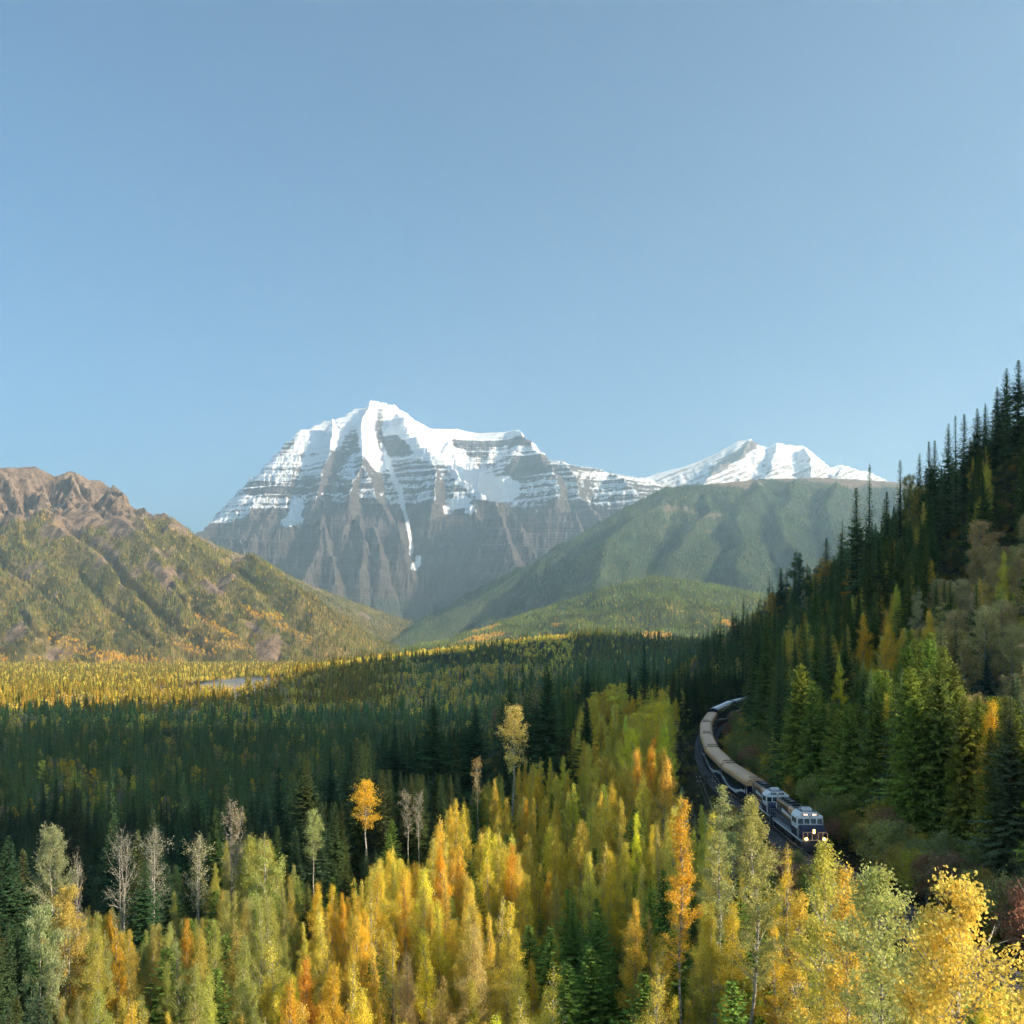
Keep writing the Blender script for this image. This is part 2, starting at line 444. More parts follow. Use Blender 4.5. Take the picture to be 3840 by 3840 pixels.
# beds of rock: ledges and risers
tilt = 0.035 * X + 55 * fbm(X, Y, 1500, 3, 45)
for per, amt in ((165.0, 0.45), (62.0, 0.72)):
    q = (Z + tilt) / per; k = np.floor(q); f = q - k
    Zs = (k + sstep(0.38, 0.98, f)) * per - tilt
    wgt = amt * sstep(250, 700, Z) * (1 - 0.8 * sstep(2550, 2950, Z) * (X > -1300))
    Z = Z + (Zs - Z) * wgt
gx, gy, nz = slope_of(Z, 12.5, 12.5)
gx0, gy0, nz0 = slope_of(Z0, 12.5, 12.5)
PX, PY = px_of(X, Y, Z)
zl = Z + 70 * fbm(X, Y, 350, 4, 46)
snowline = 1500 + np.where(PX < 1050, -180 * sstep(1050, 800, PX), 0)
alt = sstep(snowline - 20, snowline + 140, zl)
high = sstep(2100, 2950, zl)
flat = sstep(0.50, 0.86, nz)
broad = sstep(0.50, 0.72, nz0)
snow = alt * (0.46 + 0.42 * flat + 0.36 * high + 0.12 * broad)
# faces turned to the sun side keep less snow on the lower ridges
lit = np.clip(-gx0 * nz0, -1, 1)
snow = snow - alt * 0.30 * sstep(0.1, 0.5, lit) * (1 - sstep(2150, 2500, zl))
snow = snow + alt * 0.15 * (PX < 1330)
def blob(pts, w, val, soft=10):
    global snow
    d = poly_dist(PX, PY, [c1(*p) for p in pts])
    snow = snow + val * (1 - sstep(w, w + soft, d + 4 * fbm(X, Y, 60, 3, 47)))
front = Y < np.interp(X, [p[0] for p in SKY_R], [p[1] for p in SKY_R]) + 60
blob([(1010, 300), (1045, 400), (1070, 470), (1108, 540), (1112, 600), (1140, 690), (1150, 760), (1165, 810), (1160, 870)], 3.5, 1.2, 6)
blob([(1200, 892), (1195, 915), (1175, 935)], 8, 1.1, 9)
blob([(575, 620), (560, 660), (540, 690)], 16, 1.0, 12)
blob([(500, 702), (590, 690)], 8, 1.0, 10)
blob([(935, 150), (920, 220), (950, 320), (1000, 400)], 22, 0.9, 16)
blob([(1110, 130), (1180, 210), (1240, 270), (1290, 300)], 50, 1.0, 25)
blob([(1390, 370), (1440, 440), (1510, 500), (1600, 530), (1660, 530)], 30, 0.9, 22)
blob([(1350, 635), (1430, 600), (1470, 640)], 14, 0.7, 16)
def rock(pts, w, val, soft=14): blob(pts, w, -val, soft)
rock([(870, 240), (840, 310), (790, 370), (740, 420)], 16, 0.55, 22)
rock([(1060, 300), (1120, 300)], 26, 0.55, 20)
rock([(1010, 120), (990, 220), (1010, 320)], 8, 0.5, 10)
rock([(1350, 290), (1550, 300), (1780, 275)], 9, 0.7, 10)
rock([(1370, 330), (1540, 350)], 10, 0.4, 12)
rock([(1700, 430), (1840, 400)], 24, 0.5, 18)
rock([(340, 530), (480, 540), (620, 510), (760, 500), (840, 520)], 18, 0.40, 22)
rock([(490, 330), (540, 280)], 10, 0.5, 14)
rock([(640, 590), (840, 600)], 20, 0.25, 18)
m_peak = mat_terrain('snowy_rock', (0.068, 0.058, 0.058), (0.130, 0.102, 0.094), (0.03, 0.04, 0.03), snow_amt=True, strata=(62.0, 0.035), scale=0.7)
cover = sstep(520, 330, Z + 120 * fbm(X, Y, 300, 4, 48)) * 0.8
build_mountain('mountain', xs, ys, np.maximum(Z, -120), m_peak, cover, snow, np.zeros_like(Z), 'peak', False)

# --- snowy range on the right, far behind
SK2 = [(500, 345), (600, 320), (680, 300), (850, 245), (980, 180), (1060, 140), (1120, 125), (1140, 140), (1165, 165), (1210, 170), (1260, 145), (1310, 160), (1400, 165), (1430, 200), (1450, 240),
       (1490, 290), (1540, 275), (1600, 262), (1680, 290), (1740, 300), (1830, 345), (2000, 420), (2300, 520)]
DR = 15000.0
S2 = [P(*c2(a, b), DR) for a, b in SK2]
def r3(lst): return [faceD(*c2(a, b), 15000, 3100, 0.9, p) for a, b, p in lst]
xs = np.arange(700, 7200, 17.0); ys = np.arange(12900, 15900, 17.0)
X, Y = np.meshgrid(xs, ys)
skyw = sstep(0, 300, np.abs(Y - DR))
wx = X + 60 * fbm(X, Y, 400, 4, 51) * skyw; wy = Y + 60 * fbm(X, Y, 400, 4, 52) * skyw
Z, DD = ridge_roof(wx, wy, [(np.array(S2), (0.9, 1.4), 0),
    (densify(r3([(1120, 125, 0), (1050, 230, 160), (940, 280, 260), (870, 350, 350), (800, 420, 420)]), 3, 14, 1), 1.2, 0),
    (densify(r3([(1260, 145, 0), (1240, 240, 150), (1200, 330, 260), (1180, 420, 300)]), 3, 14, 2), 1.2, 0),
    (densify(r3([(1400, 165, 0), (1440, 280, 120), (1470, 350, 200), (1500, 450, 240)]), 3, 14, 3), 1.2, 0),
    (densify(r3([(1600, 262, 0), (1540, 330, 120), (1500, 400, 200)]), 3, 14, 4), 1.2, 0)])
Z = Z - 70 * ridged(wx, wy * .5, 240, 4, 53) * skyw + 14 * skyw + 16 * fbm(X, Y, 90, 3, 54) * (.3 + .7 * skyw)
tilt = -0.42 * X + 50 * fbm(X, Y, 1300, 3, 55)
q = (Z + tilt) / 80.0; k = np.floor(q); Z = Z + ((k + sstep(.35, .98, q - k)) * 80.0 - tilt - Z) * 0.5
gx, gy, nz = slope_of(Z, 17, 17)
snow = 0.45 + 0.55 * sstep(0.45, 0.85, nz) + 0.2 * sstep(2400, 2900, Z)
PX, PY = px_of(X, Y, Z)
d = poly_dist(PX, PY, [c2(1140, 160), c2(1080, 200), c2(1000, 250), c2(930, 295)])
snow -= 0.9 * (1 - sstep(9, 22, d + 5 * fbm(X, Y, 90, 3, 56)))
m_range = mat_terrain('snowy_range_rock', (0.16, 0.125, 0.11), (0.25, 0.20, 0.17), (0.05, 0.05, 0.03), snow_amt=True, strata=(60.0, -0.42), scale=0.7)
build_mountain('mountain', xs, ys, Z, m_range, np.zeros_like(Z), snow, np.zeros_like(Z), 'range')

# --- broad wooded mountain, right of centre
GC = [(1480, 2400, 6300), (1600, 2330, 6800), (1800, 2240, 7200), (2000, 2115, 7600), (2200, 2000, 8000), (2380, 1890, 8300), (2480, 1838, 8400), (2560, 1820, 8500), (2700, 1812, 8600),
      (2850, 1796, 8800), (3100, 1791, 9000), (3300, 1803, 9200), (3500, 1820, 9400), (3900, 1900, 9500), (4400, 2000, 9600)]
G1 = [P(*g) for g in GC]
def r4(lst): return [faceD(*c2(a, b), 8700, 1420, 0.52, p * .55) for a, b, p in lst]
xs = np.arange(-1000, 5200, 16.0); ys = np.arange(5000, 9900, 18.0)
X, Y = np.meshgrid(xs, ys)
gl = np.interp(X, [p[0] for p in G1], [p[1] for p in G1])
skyw = sstep(0, 300, np.abs(Y - gl))
wx = X + 110 * fbm(X, Y, 700, 4, 61) * skyw; wy = Y + 110 * fbm(X, Y, 700, 4, 62) * skyw
Z, DD = ridge_roof(wx, wy, [(np.array(G1), (0.52, 0.7), 0),
    (densify(r4([(700, 375, 0), (640, 450, 120), (520, 540, 260), (400, 640, 380), (350, 740, 480), (330, 860, 560)]), 3, 20, 1), .62, 0),
    (densify(r4([(900, 370, 0), (900, 480, 150), (820, 600, 330), (700, 740, 450)]), 3, 20, 2), .66, 0),
    (densify(r4([(1150, 350, 0), (1080, 470, 200), (1060, 600, 380), (1080, 720, 480), (1100, 820, 560)]), 3, 20, 3), .68, 0),
    (densify(r4([(1330, 340, 0), (1290, 480, 200), (1300, 600, 380), (1380, 740, 480)]), 3, 20, 4), .68, 0),
    (densify(r4([(1560, 350, 0), (1540, 480, 200), (1600, 650, 380)]), 3, 20, 5), .68, 0)])
Z = Z - 150 * np.clip(DD / 500, 0, 1) * (ridged(wx, wy * 0.4, 420, 4, 63) - .2) * skyw + 10 * fbm(X, Y, 90, 3, 64)
gx, gy, nz = slope_of(Z, 16, 18)
PX, PY = px_of(X, Y, Z)
tl = Z + 160 * fbm(X, Y, 420, 5, 65)
cover = sstep(1520, 1270, tl)
cover = np.where(PX < 2450, np.maximum(cover, .75), cover)
cover = cover - 0.6 * (1 - sstep(6, 22, poly_dist(PX, PY, [c2(690, 490), c2(800, 500), c2(960, 530)]) + 14 * fbm(X, Y, 200, 3, 66)))
gold = 0.30 * sstep(0.15, 0.45, fbm(X, Y, 330, 4, 67)) * sstep(900, 1200, Z)
m_green = mat_terrain('wooded_rock', (0.13, 0.10, 0.08), (0.24, 0.18, 0.13), (0.05, 0.055, 0.028), scale=1.2)
build_mountain('mountain', xs, ys, np.maximum(Z, -120), m_green, cover, None, gold, 'green')

# --- sunlit wooded foothill in front of it
FC = [(1250, 2490, 3900), (1450, 2450, 4200), (1600, 2420, 4500), (1750, 2395, 4800), (1880, 2375, 5000), (2000, 2330, 5100), (2100, 2290, 5200), (2200, 2246, 5200), (2300, 2198, 5200), (2400, 2172, 5200), (2450, 2164, 5200),
      (2600, 2182, 5300), (2750, 2210, 5400), (2900, 2235, 5500), (3100, 2262, 5600), (3300, 2310, 5700), (3700, 2380, 5800)]
F1 = [P(*g) for g in FC]
xs = np.arange(-800, 3100, 13.0); ys = np.arange(3500, 6300, 14.0)
X, Y = np.meshgrid(xs, ys)
fl = np.interp(X, [p[0] for p in F1], [p[1] for p in F1])
skyw = sstep(0, 200, np.abs(Y - fl))
Z, DD = ridge_roof(X + 60 * fbm(X, Y, 400, 3, 71) * skyw, Y + 60 * fbm(X, Y, 400, 3, 72) * skyw, [(np.array(F1), (0.36, 0.5), 0.35)])
Z = Z - 55 * np.clip(DD / 400, 0, 1) * (ridged(X, Y * .6, 330, 4, 73) - .3) * skyw + 5 * fbm(X, Y, 70, 3, 74)
gold = 0.95 * sstep(.22, .5, fbm(X, Y, 260, 5, 75) + .12 * sstep(200, 60, Z)) * sstep(200, 90, Z)
cover = np.ones_like(Z) - 0.8 * sstep(.42, .62, fbm(X, Y, 260, 4, 76))
build_mountain('foothill', xs, ys, np.maximum(Z, -120), m_green, cover, None, gold)

# --- rocky, wooded mountain on the left
LC = [(-900, 2050, 4700), (-400, 1850, 5100), (-200, 1790, 5300), (0, 1752, 5500), (40, 1750, 5520), (130, 1746, 5580), (160, 1760, 5600), (195, 1796, 5630), (235, 1775, 5660), (270, 1762, 5700), (310, 1780, 5730), (335, 1798, 5750), (375, 1798, 5780), (420, 1843, 5830),
      (480, 1885, 5880), (560, 1945, 5950), (600, 1932, 6000), (700, 1992, 6100), (740, 2007, 6150), (800, 2047, 6300), (900, 2077, 6500), (1000, 2112, 6700), (1100, 2167, 6900), (1250, 2230, 7200), (1400, 2283, 7500), (1500, 2318, 7700),
      (1600, 2345, 7900), (1700, 2420, 8200)]
L1 = [P(*g) for g in LC]
def r5(lst): return [faceD(*c3(a, b), 5600, 1000, 0.60, p * .30) for a, b, p in lst]
xs = np.arange(-5200, 0, 11.0); ys = np.arange(3300, 8300, 13.0)
X, Y = np.meshgrid(xs, ys)
ll = np.interp(X, [p[0] for p in L1], [p[1] for p in L1])
skyw = sstep(0, 160, np.abs(Y - ll))
wx = X + 80 * fbm(X, Y, 500, 4, 81) * skyw; wy = Y + 80 * fbm(X, Y, 500, 4, 82) * skyw
Z, DD = ridge_roof(wx, wy, [(np.array(L1), (0.56, 0.9), 0),
    (densify(r5([(180, 62, 0), (230, 200, 120), (330, 330, 230), (520, 560, 330), (760, 820, 430), (900, 980, 500)]), 3, 14, 1), .72, 0),
    (densify(r5([(370, 85, 0), (450, 220, 120), (650, 330, 230), (820, 560, 330), (1000, 800, 420)]), 3, 14, 2), .72, 0),
    (densify(r5([(600, 160, 0), (720, 320, 110), (880, 480, 220), (1100, 700, 330), (1250, 860, 400)]), 3, 14, 3), .72, 0),
    (densify(r5([(30, 90, 0), (90, 300, 180), (250, 560, 330), (450, 800, 450), (560, 980, 520)]), 3, 14, 4), .72, 0),
    (densify(r5([(-200, 150, 0), (-100, 400, 240), (50, 700, 420), (200, 900, 500)]), 3, 14, 5), .72, 0),
    (densify(r5([(820, 285, 0), (1000, 440, 120), (1200, 640, 260), (1400, 840, 380)]), 3, 14, 6), .68, 0),
    (densify(r5([(1300, 510, 0), (1500, 700, 140), (1650, 860, 240)]), 3, 14, 7), .6, 0)])
# cliffs and flutes near the crest; gullies cut lower down
cu = (X * .67 + Y * .73); cv = (X * .73 - Y * .67)
hi = sstep(560, 780, Z + 60 * fbm(X, Y, 300, 3, 83)) * (X < -1500)
Z = Z - (170 * (ridged(cu, cv * .28, 150, 4, 84) - .35).clip(-.04) + 60 * (ridged(cu, cv * .4, 60, 3, 94) - .35).clip(-.04)) * hi * (.06 + .94 * skyw)
Z = Z - np.clip(DD / 350, 0, 1) * (45 * (ridged(cu + 160 * fbm(X, Y, 500, 4, 85), cv * .3, 620, 4, 86) - .2) + 34 * (ridged(cu + 50 * fbm(X, Y, 200, 3, 95), cv * .22, 150, 3, 96) - .3)) * skyw * (1 - .5 * hi)
Z = Z + 12 * fbm(X, Y, 60, 3, 87) * (.4 + .6 * skyw)
PX, PY = px_of(X, Y, Z)
for pts, w, dep in (([(560, 520), (640, 640), (700, 700), (800, 800), (900, 890), (1000, 950), (1080, 1010)], 9, 75), ([(300, 350), (420, 430), (560, 520)], 8, 40), ([(120, 830), (200, 920), (270, 970)], 8, 50), ([(1150, 560), (1250, 620), (1330, 680)], 8, 45),
                    ([(880, 660), (960, 760), (1060, 850)], 7, 35), ([(0, 560), (120, 640), (260, 740), (380, 840)], 7, 35), ([(420, 640), (560, 780), (700, 900), (820, 990)], 7, 35)):
    Z = Z - dep * (1 - sstep(0, w * 2.2, poly_dist(PX, PY, [c3(*p) for p in pts]) + 3 * fbm(X, Y, 90, 2, 97)))
gx, gy, nz = slope_of(Z, 11, 13)
PX, PY = px_of(X, Y, Z)
tl = Z + 130 * fbm(X, Y, 300, 5, 88)
cover = np.where(PX < 900, sstep(660, 500, tl + 60 * fbm(X, Y, 120, 3, 93)), sstep(720, 540, tl))
cover = np.where(PX > 700, np.maximum(cover, 0.62 + 0.0 * cover), cover)
cover = cover - 0.9 * sstep(.16, .45, fbm(X, Y, 230, 5, 89) + .20 * sstep(150, 620, Z))
def lb(pts, w, arr, val, soft=14):
    d = poly_dist(PX, PY, [c3(*p) for p in pts])
    return arr + val * (1 - sstep(w, w + soft, d + 9 * fbm(X, Y, 60, 3, 90)))
cover = lb([(780, 580), (850, 640), (880, 690)], 16, cover, -1.2)
cover = lb([(880, 610), (950, 640)], 8, cover, -1.0)
cover = lb([(1350, 1000), (1430, 960)], 10, cover, -1.0)
cover = lb([(1280, 890), (1350, 930)], 7, cover, -0.9)
cover = lb([(460, 320), (560, 330), (640, 400)], 26, cover, -.7, 24)
gold = 0.45 * sstep(.35, .6, fbm(X, Y, 160, 4, 91)) * sstep(420, 120, Z)
gold = lb([(280, 960), (420, 1020), (520, 1060), (700, 1090)], 14, gold, 1.1)
gold = lb([(330, 1060), (400, 1110)], 14, gold, 0.9)
gold = lb([(700, 1080), (980, 1110)], 6, gold, 1.0)
gold = lb([(0, 1080), (60, 1130), (150, 1160)], 14, gold, 1.0)
gold = lb([(150, 1060), (230, 1110)], 6, gold, 1.0)
gold = lb([(850, 860), (960, 930), (1060, 980), (1200, 1010), (1280, 1010)], 6, gold, 1.0)
gold = lb([(900, 980), (990, 1020), (1100, 1050)], 6, gold, 1.0)
gold = lb([(1250, 790), (1330, 850), (1450, 850)], 6, gold, .8)
gold = lb([(1030, 850), (1150, 930), (1240, 980)], 8, gold, .7)
gold = lb([(1460, 900), (1600, 980)], 6, gold, .7)
gold = lb([(220, 330), (300, 370)], 12, gold, .5)
m_left = mat_terrain('brown_rock', (0.13, 0.09, 0.065), (0.27, 0.19, 0.13), (0.14, 0.105, 0.035), scale=1.5)
build_mountain('mountain', xs, ys, np.maximum(Z, -120), m_left, cover, None, gold, 'left', False)

# --- lake and haze
def mat_water():
    m, nt = new_mat('lake_water'); T = NT(nt)
    b = T.bump(T.noise(T.scaled_pos((.3, .3, .3)), 1.0, 3), .05, .2)
    p = principled(T, (0.02, 0.05, 0.06), 0.08, b, spec=0.5); T.out(p.outputs[0]); return m
lx = np.cos(np.linspace(0, 2 * math.pi, 48, endpoint=False)); ly = np.sin(np.linspace(0, 2 * math.pi, 48, endpoint=False))
wy_ = 1880 + ly * 320
wv = np.stack([-.285 * wy_ + lx * 112, wy_, np.full(48, VAL - 1.0)], -1)
bm_v = np.concatenate([wv, [[-.285 * 1880, 1880, VAL - 1.0]]])
wf = np.array([(i, (i + 1) % 48, 48) for i in range(48)])
tag(link(bpy.data.objects.new('lake', np_mesh('lake', bm_v, wf, [mat_water()]))), kind='structure')

def closed_box(name, lo, hi, mat):
    v = [(x, y, z) for z in (lo[2], hi[2]) for y in (lo[1], hi[1]) for x in (lo[0], hi[0])]
    f = np.array([(0, 2, 3, 1), (4, 5, 7, 6), (0, 1, 5, 4), (2, 6, 7, 3), (0, 4, 6, 2), (1, 3, 7, 5)])
    return link(bpy.data.objects.new(name, np_mesh(name, v, f, [mat])))
hm, hnt = new_mat('haze_air')
hv = hnt.nodes.new('ShaderNodeVolumePrincipled')
hv.inputs['Color'].default_value = (0.60, 0.84, 1.0, 1)
hv.inputs['Density'].default_value = 5.8e-5
hv.inputs['Anisotropy'].default_value = 0.35
ho = hnt.nodes.new('ShaderNodeOutputMaterial'); hnt.links.new(hv.outputs[0], ho.inputs['Volume'])
tag(closed_box('haze', (-26500, -9500, -130), (26500, 34500, 3400), hm), kind='stuff')

mm, mnt = new_mat('lake_mist_air')
mv = mnt.nodes.new('ShaderNodeVolumePrincipled')
mv.inputs['Color'].default_value = (0.85, 0.93, 1.0, 1); mv.inputs['Density'].default_value = 0.0013
mo = mnt.nodes.new('ShaderNodeOutputMaterial'); mnt.links.new(mv.outputs[0], mo.inputs['Volume'])
mV = []; mF = []
for k, (rz_, hh) in enumerate(((.75, VAL - .8), (1.0, VAL + 5), (.85, VAL + 14), (.35, VAL + 20))):
    yy_ = 1880 + ly[::2] * 330 * rz_
    for a_, b_ in zip(lx[::2], yy_): mV.append((-.27 * b_ + 30 + a_ * 130 * rz_, b_, hh))
for k in range(3):
    for i in range(24): mF.append((k * 24 + i, k * 24 + (i + 1) % 24, (k + 1) * 24 + (i + 1) % 24, (k + 1) * 24 + i))
mme = bpy.data.meshes.new('mist'); mme.from_pydata(mV, [], mF + [tuple(range(23, -1, -1)), tuple(range(72, 96))]); mme.materials.append(mm)
tag(link(bpy.data.objects.new('mist', mme)), kind='stuff')

# ------------------------------------------------------------------ tree materials
def mat_leaf(name, trans=0.35, vary=0.5, hue=(1.0, 0.8, 0.7)):
    m, nt = new_mat(name); T = NT(nt)
    tc = T.attr('tcol', 'INSTANCER').outputs['Color']
    r = T.attr('rnd').outputs['Fac']
    col = T.mix(T.math('MULTIPLY', r, 0.55), tc, tuple(hue))
    mul = T.n('ShaderNodeMix', {'data_type': 'RGBA', 'blend_type': 'MULTIPLY'})
    mul.inputs[0].default_value = 1.0
    nt.links.new(tc, mul.inputs[6]); mul.inputs[7].default_value = (*hue, 1)
    col = T.mix(r, mul.outputs[2], tc)
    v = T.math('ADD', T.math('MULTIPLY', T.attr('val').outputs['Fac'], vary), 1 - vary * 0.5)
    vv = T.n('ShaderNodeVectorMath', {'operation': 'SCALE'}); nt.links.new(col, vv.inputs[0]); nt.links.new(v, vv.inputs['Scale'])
    d = T.n('ShaderNodeBsdfDiffuse'); nt.links.new(vv.outputs[0], d.inputs['Color'])
    t = T.n('ShaderNodeBsdfTranslucent'); nt.links.new(vv.outputs[0], t.inputs['Color'])
    mx = T.n('ShaderNodeMixShader'); mx.inputs[0].default_value = trans
    nt.links.new(d.outputs[0], mx.inputs[1]); nt.links.new(t.outputs[0], mx.inputs[2])
    T.out(mx.outputs[0]); return m
def mat_bark(name, a, b, sc):
    m, nt = new_mat(name); T = NT(nt)
    n = T.noise(T.scaled_pos(sc), 1.0, 4, .6)
    T.out(principled(T, T.mix(T.ramp(n, .38, .62), a, b), .9, spec=.1).outputs[0]); return m
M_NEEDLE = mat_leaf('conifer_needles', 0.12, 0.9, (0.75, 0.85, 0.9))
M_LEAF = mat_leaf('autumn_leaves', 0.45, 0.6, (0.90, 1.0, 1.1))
M_BARK = mat_bark('conifer_bark', (0.06, 0.045, 0.035), (0.12, 0.10, 0.08), (3, 3, 0.8))
M_ASPEN = mat_bark('pale_bark', (0.50, 0.49, 0.44), (0.22, 0.20, 0.17), (2.5, 2.5, 5.0))
M_BRANCH = mat_bark('grey_branch_bark', (0.30, 0.28, 0.24), (0.20, 0.18, 0.15), (3, 3, 3))

class Acc:
    """collects tubes and leaves of one tree"""
    def __init__(s): s.v = []; s.q = []; s.n = 0
    def tube(s, path, rad, sides=5):
        path = np.asarray(path, float); rad = np.asarray(rad, float); k = len(path)
        d = np.gradient(path, axis=0); d /= np.linalg.norm(d, axis=1)[:, None] + 1e-9
        ref = np.where(np.abs(d[:, 2:3]) > .8, np.array([[1., 0, 0]]), np.array([[0, 0, 1.]]))
        u = np.cross(d, ref); u /= np.linalg.norm(u, axis=1)[:, None]; w = np.cross(d, u)
        a = np.arange(sides) * 2 * math.pi / sides
        ring = path[:, None] + rad[:, None, None] * (np.cos(a)[None, :, None] * u[:, None] + np.sin(a)[None, :, None] * w[:, None])
        s.v.append(ring.reshape(-1, 3))
        i = np.arange(k * sides).reshape(k, sides)
        f = np.stack([i[:-1], np.roll(i[:-1], -1, 1), np.roll(i[1:], -1, 1), i[1:]], -1).reshape(-1, 4) + s.n
        s.q.append(f); s.n += k * sides
    def mesh(s, name, mat):
        return np_mesh(name, np.concatenate(s.v), np.concatenate(s.q), [mat], smooth=True)

def kites(c, axis, side, L, W, droop=0.0):
    """kite shaped blades: c base point, axis unit vector along, side unit vector across (N,3); returns verts, faces"""
    n = len(c)
    L = np.broadcast_to(L, (n,))[:, None]; W = np.broadcast_to(W, (n,))[:, None]
    v = np.stack([c, c + axis * L * .45 + side * W * .5, c + axis * L + np.array([0, 0, -1.]) * droop * L, c + axis * L * .45 - side * W * .5], 1).reshape(-1, 3)
    f = np.arange(n * 4).reshape(n, 4)
    return v, f
def unit(v): return v / (np.linalg.norm(v, axis=-1, keepdims=True) + 1e-9)

def leaf_mesh(name, v, f, mat, r, vals=None, val_by=None):
    n = len(f)
    rnd = r.random(n); val = r.random(n) if vals is None else vals
    return np_mesh(name, v, f, [mat], attrs={'rnd': ('FACE', 'FLOAT', rnd), 'val': ('FACE', 'FLOAT', val)})

def gen_broadleaf(seed, H, R, base=.25, nb=46, nl=9000, leaf=.2, up=.75, env='ovoid', bare=0.0, forks=1, clump=.45, fold=False, trunk_r=None, sides=4, cut=0.0):
    """tall tree of small leaves; returns trunk mesh, crown mesh.  Height H, crown radius R."""
    r = np.random.default_rng(seed)
    tr = Acc(); br = []
    trunk_r = trunk_r or H * .011
    stems = []
    for k in range(forks):
        a = r.random() * 6.28; lean = 0 if k == 0 else r.uniform(.08, .16)
        t = np.linspace(cut, 1, 9)
        off = np.cumsum(r.normal(0, .007 * H, (9, 2)), 0) * (t[:, None] > .1)
        spl = np.clip((t - .3) / .7, 0, 1) * lean * H
        p = np.stack([off[:, 0] + np.cos(a) * spl, off[:, 1] + np.sin(a) * spl, t * H * (1 if k == 0 else r.uniform(.82, .98))], -1)
        stems.append((t, p)); tr.tube(p, trunk_r * (1 - t) ** .8 * (1 if k == 0 else .8) + .012, sides + 1)
    pts = []; wts = []
    for i in range(nb):
        t, p = stems[i % forks]
        h = base + (1 - base) * (((i + r.random() * 2 - 1) / nb) % 1.0) ** .85
        h = min(max(h, base), .985)
        s = np.array([np.interp(h, t, p[:, j]) for j in range(3)])
        tt = (h - base) / (1 - base)
        if env == 'egg': e = (1 - tt) ** .6 * (tt + .1) ** .3 * 1.38
        elif env == 'ovoid': e = (1 - tt) ** .95 * (tt + .10) ** .25 * 1.55
        elif env == 'round': e = math.sqrt(max(1 - (2 * tt - .95) ** 2 * .93, .05))
        elif env == 'top': e = (max(0, tt - .05) ** .6) * (1.02 - tt) ** .35 * 1.7
        else: e = (1 - tt) ** 1.15 * 1.25 + .04
        L = R * e * r.uniform(.55, 1.25) / max(math.sqrt(1 - up * up), .3) * .8
        az = i * 2.399 + r.normal(0, .4)
        uu = np.clip(up + r.normal(0, .12) + .25 * (tt - .5), -.2, .96)
        d = np.array([math.cos(az) * math.sqrt(1 - uu * uu), math.sin(az) * math.sqrt(1 - uu * uu), uu])
        k = 5; q = np.linspace(0, 1, k)[:, None]
        bend = np.array([0, 0, 1.]) * L * .12 * q ** 2 * r.normal(0.4, 1)
        bp = s + d * L * q + bend
        tr.tube(bp, (trunk_r * .30 * (1 - h) ** .5 + .010) * (1 - q[:, 0] * .85), 3)
        wt = L * (0 if r.random() < bare else r.uniform(.5, 1.3))
        pts.append(bp); wts.append(wt)
        for m in range(3):   # side twigs
            q0 = r.uniform(.3, .85); s2 = s + d * L * q0
            d2 = unit(d + r.normal(0, .55, 3)); L2 = L * r.uniform(.25, .5)
            bp2 = s2 + d2 * L2 * np.linspace(0, 1, 3)[:, None]
            tr.tube(bp2, np.array([.02, .013, .006]) * max(1, trunk_r * 4), 3)
            pts.append(bp2); wts.append(wt * .45)
    wts = np.array(wts) + 1e-6
    which = r.choice(len(pts), nl, p=wts / wts.sum())
    q = r.uniform(.30, 1.04, nl)
    A = np.stack([p[0] for p in pts])[which]; B = np.stack([p[-1] for p in pts])[which]; Mi = np.stack([p[len(p) // 2] for p in pts])[which]
    qq = q[:, None]
    c = (1 - qq) ** 2 * A + 2 * qq * (1 - qq) * (2 * Mi - .5 * A - .5 * B) + qq ** 2 * B
    cl = .16 if fold else min(clump * R * .22, .30)
    c = c + r.normal(0, cl, (nl, 3)) * np.array([1, 1, .8])
    # tip of the stem
    keep = c[:, 2] > base * H * .75
    c = c[keep]; nl = len(c)
    axis = unit(r.normal(0, 1, (nl, 3)) + np.array([0, 0, -.5])); side = unit(np.cross(axis, r.normal(0, 1, (nl, 3))))
    ls = leaf * r.uniform(.7, 1.25, nl)
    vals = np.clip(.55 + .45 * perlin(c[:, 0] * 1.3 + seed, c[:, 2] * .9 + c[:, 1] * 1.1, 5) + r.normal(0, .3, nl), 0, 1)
    if fold:   # big leaves: a folded, pointed blade of four triangles
        nrm = np.cross(axis, side)
        l = ls[:, None]
        v = np.stack([c, c + axis * l * .38 + side * l * .42 + nrm * l * .10, c + axis * l, c + axis * l * .38 - side * l * .42 + nrm * l * .10, c + axis * l * .4], 1).reshape(-1, 3)
        b = np.arange(nl)[:, None] * 5
        f = np.concatenate([b + np.array([[0, 1, 4]]), b + np.array([[1, 2, 4]]), b + np.array([[2, 3, 4]]), b + np.array([[3, 0, 4]])], 1).reshape(-1, 3)
        rnd = np.repeat(r.random(nl), 4); vals = np.repeat(vals, 4)
        cm = np_mesh('crown', v, f, [M_LEAF], attrs={'rnd': ('FACE', 'FLOAT', rnd), 'val': ('FACE', 'FLOAT', vals)})
    else:
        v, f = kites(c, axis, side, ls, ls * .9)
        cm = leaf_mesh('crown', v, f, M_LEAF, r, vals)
    return tr.mesh('trunk', M_ASPEN), cm

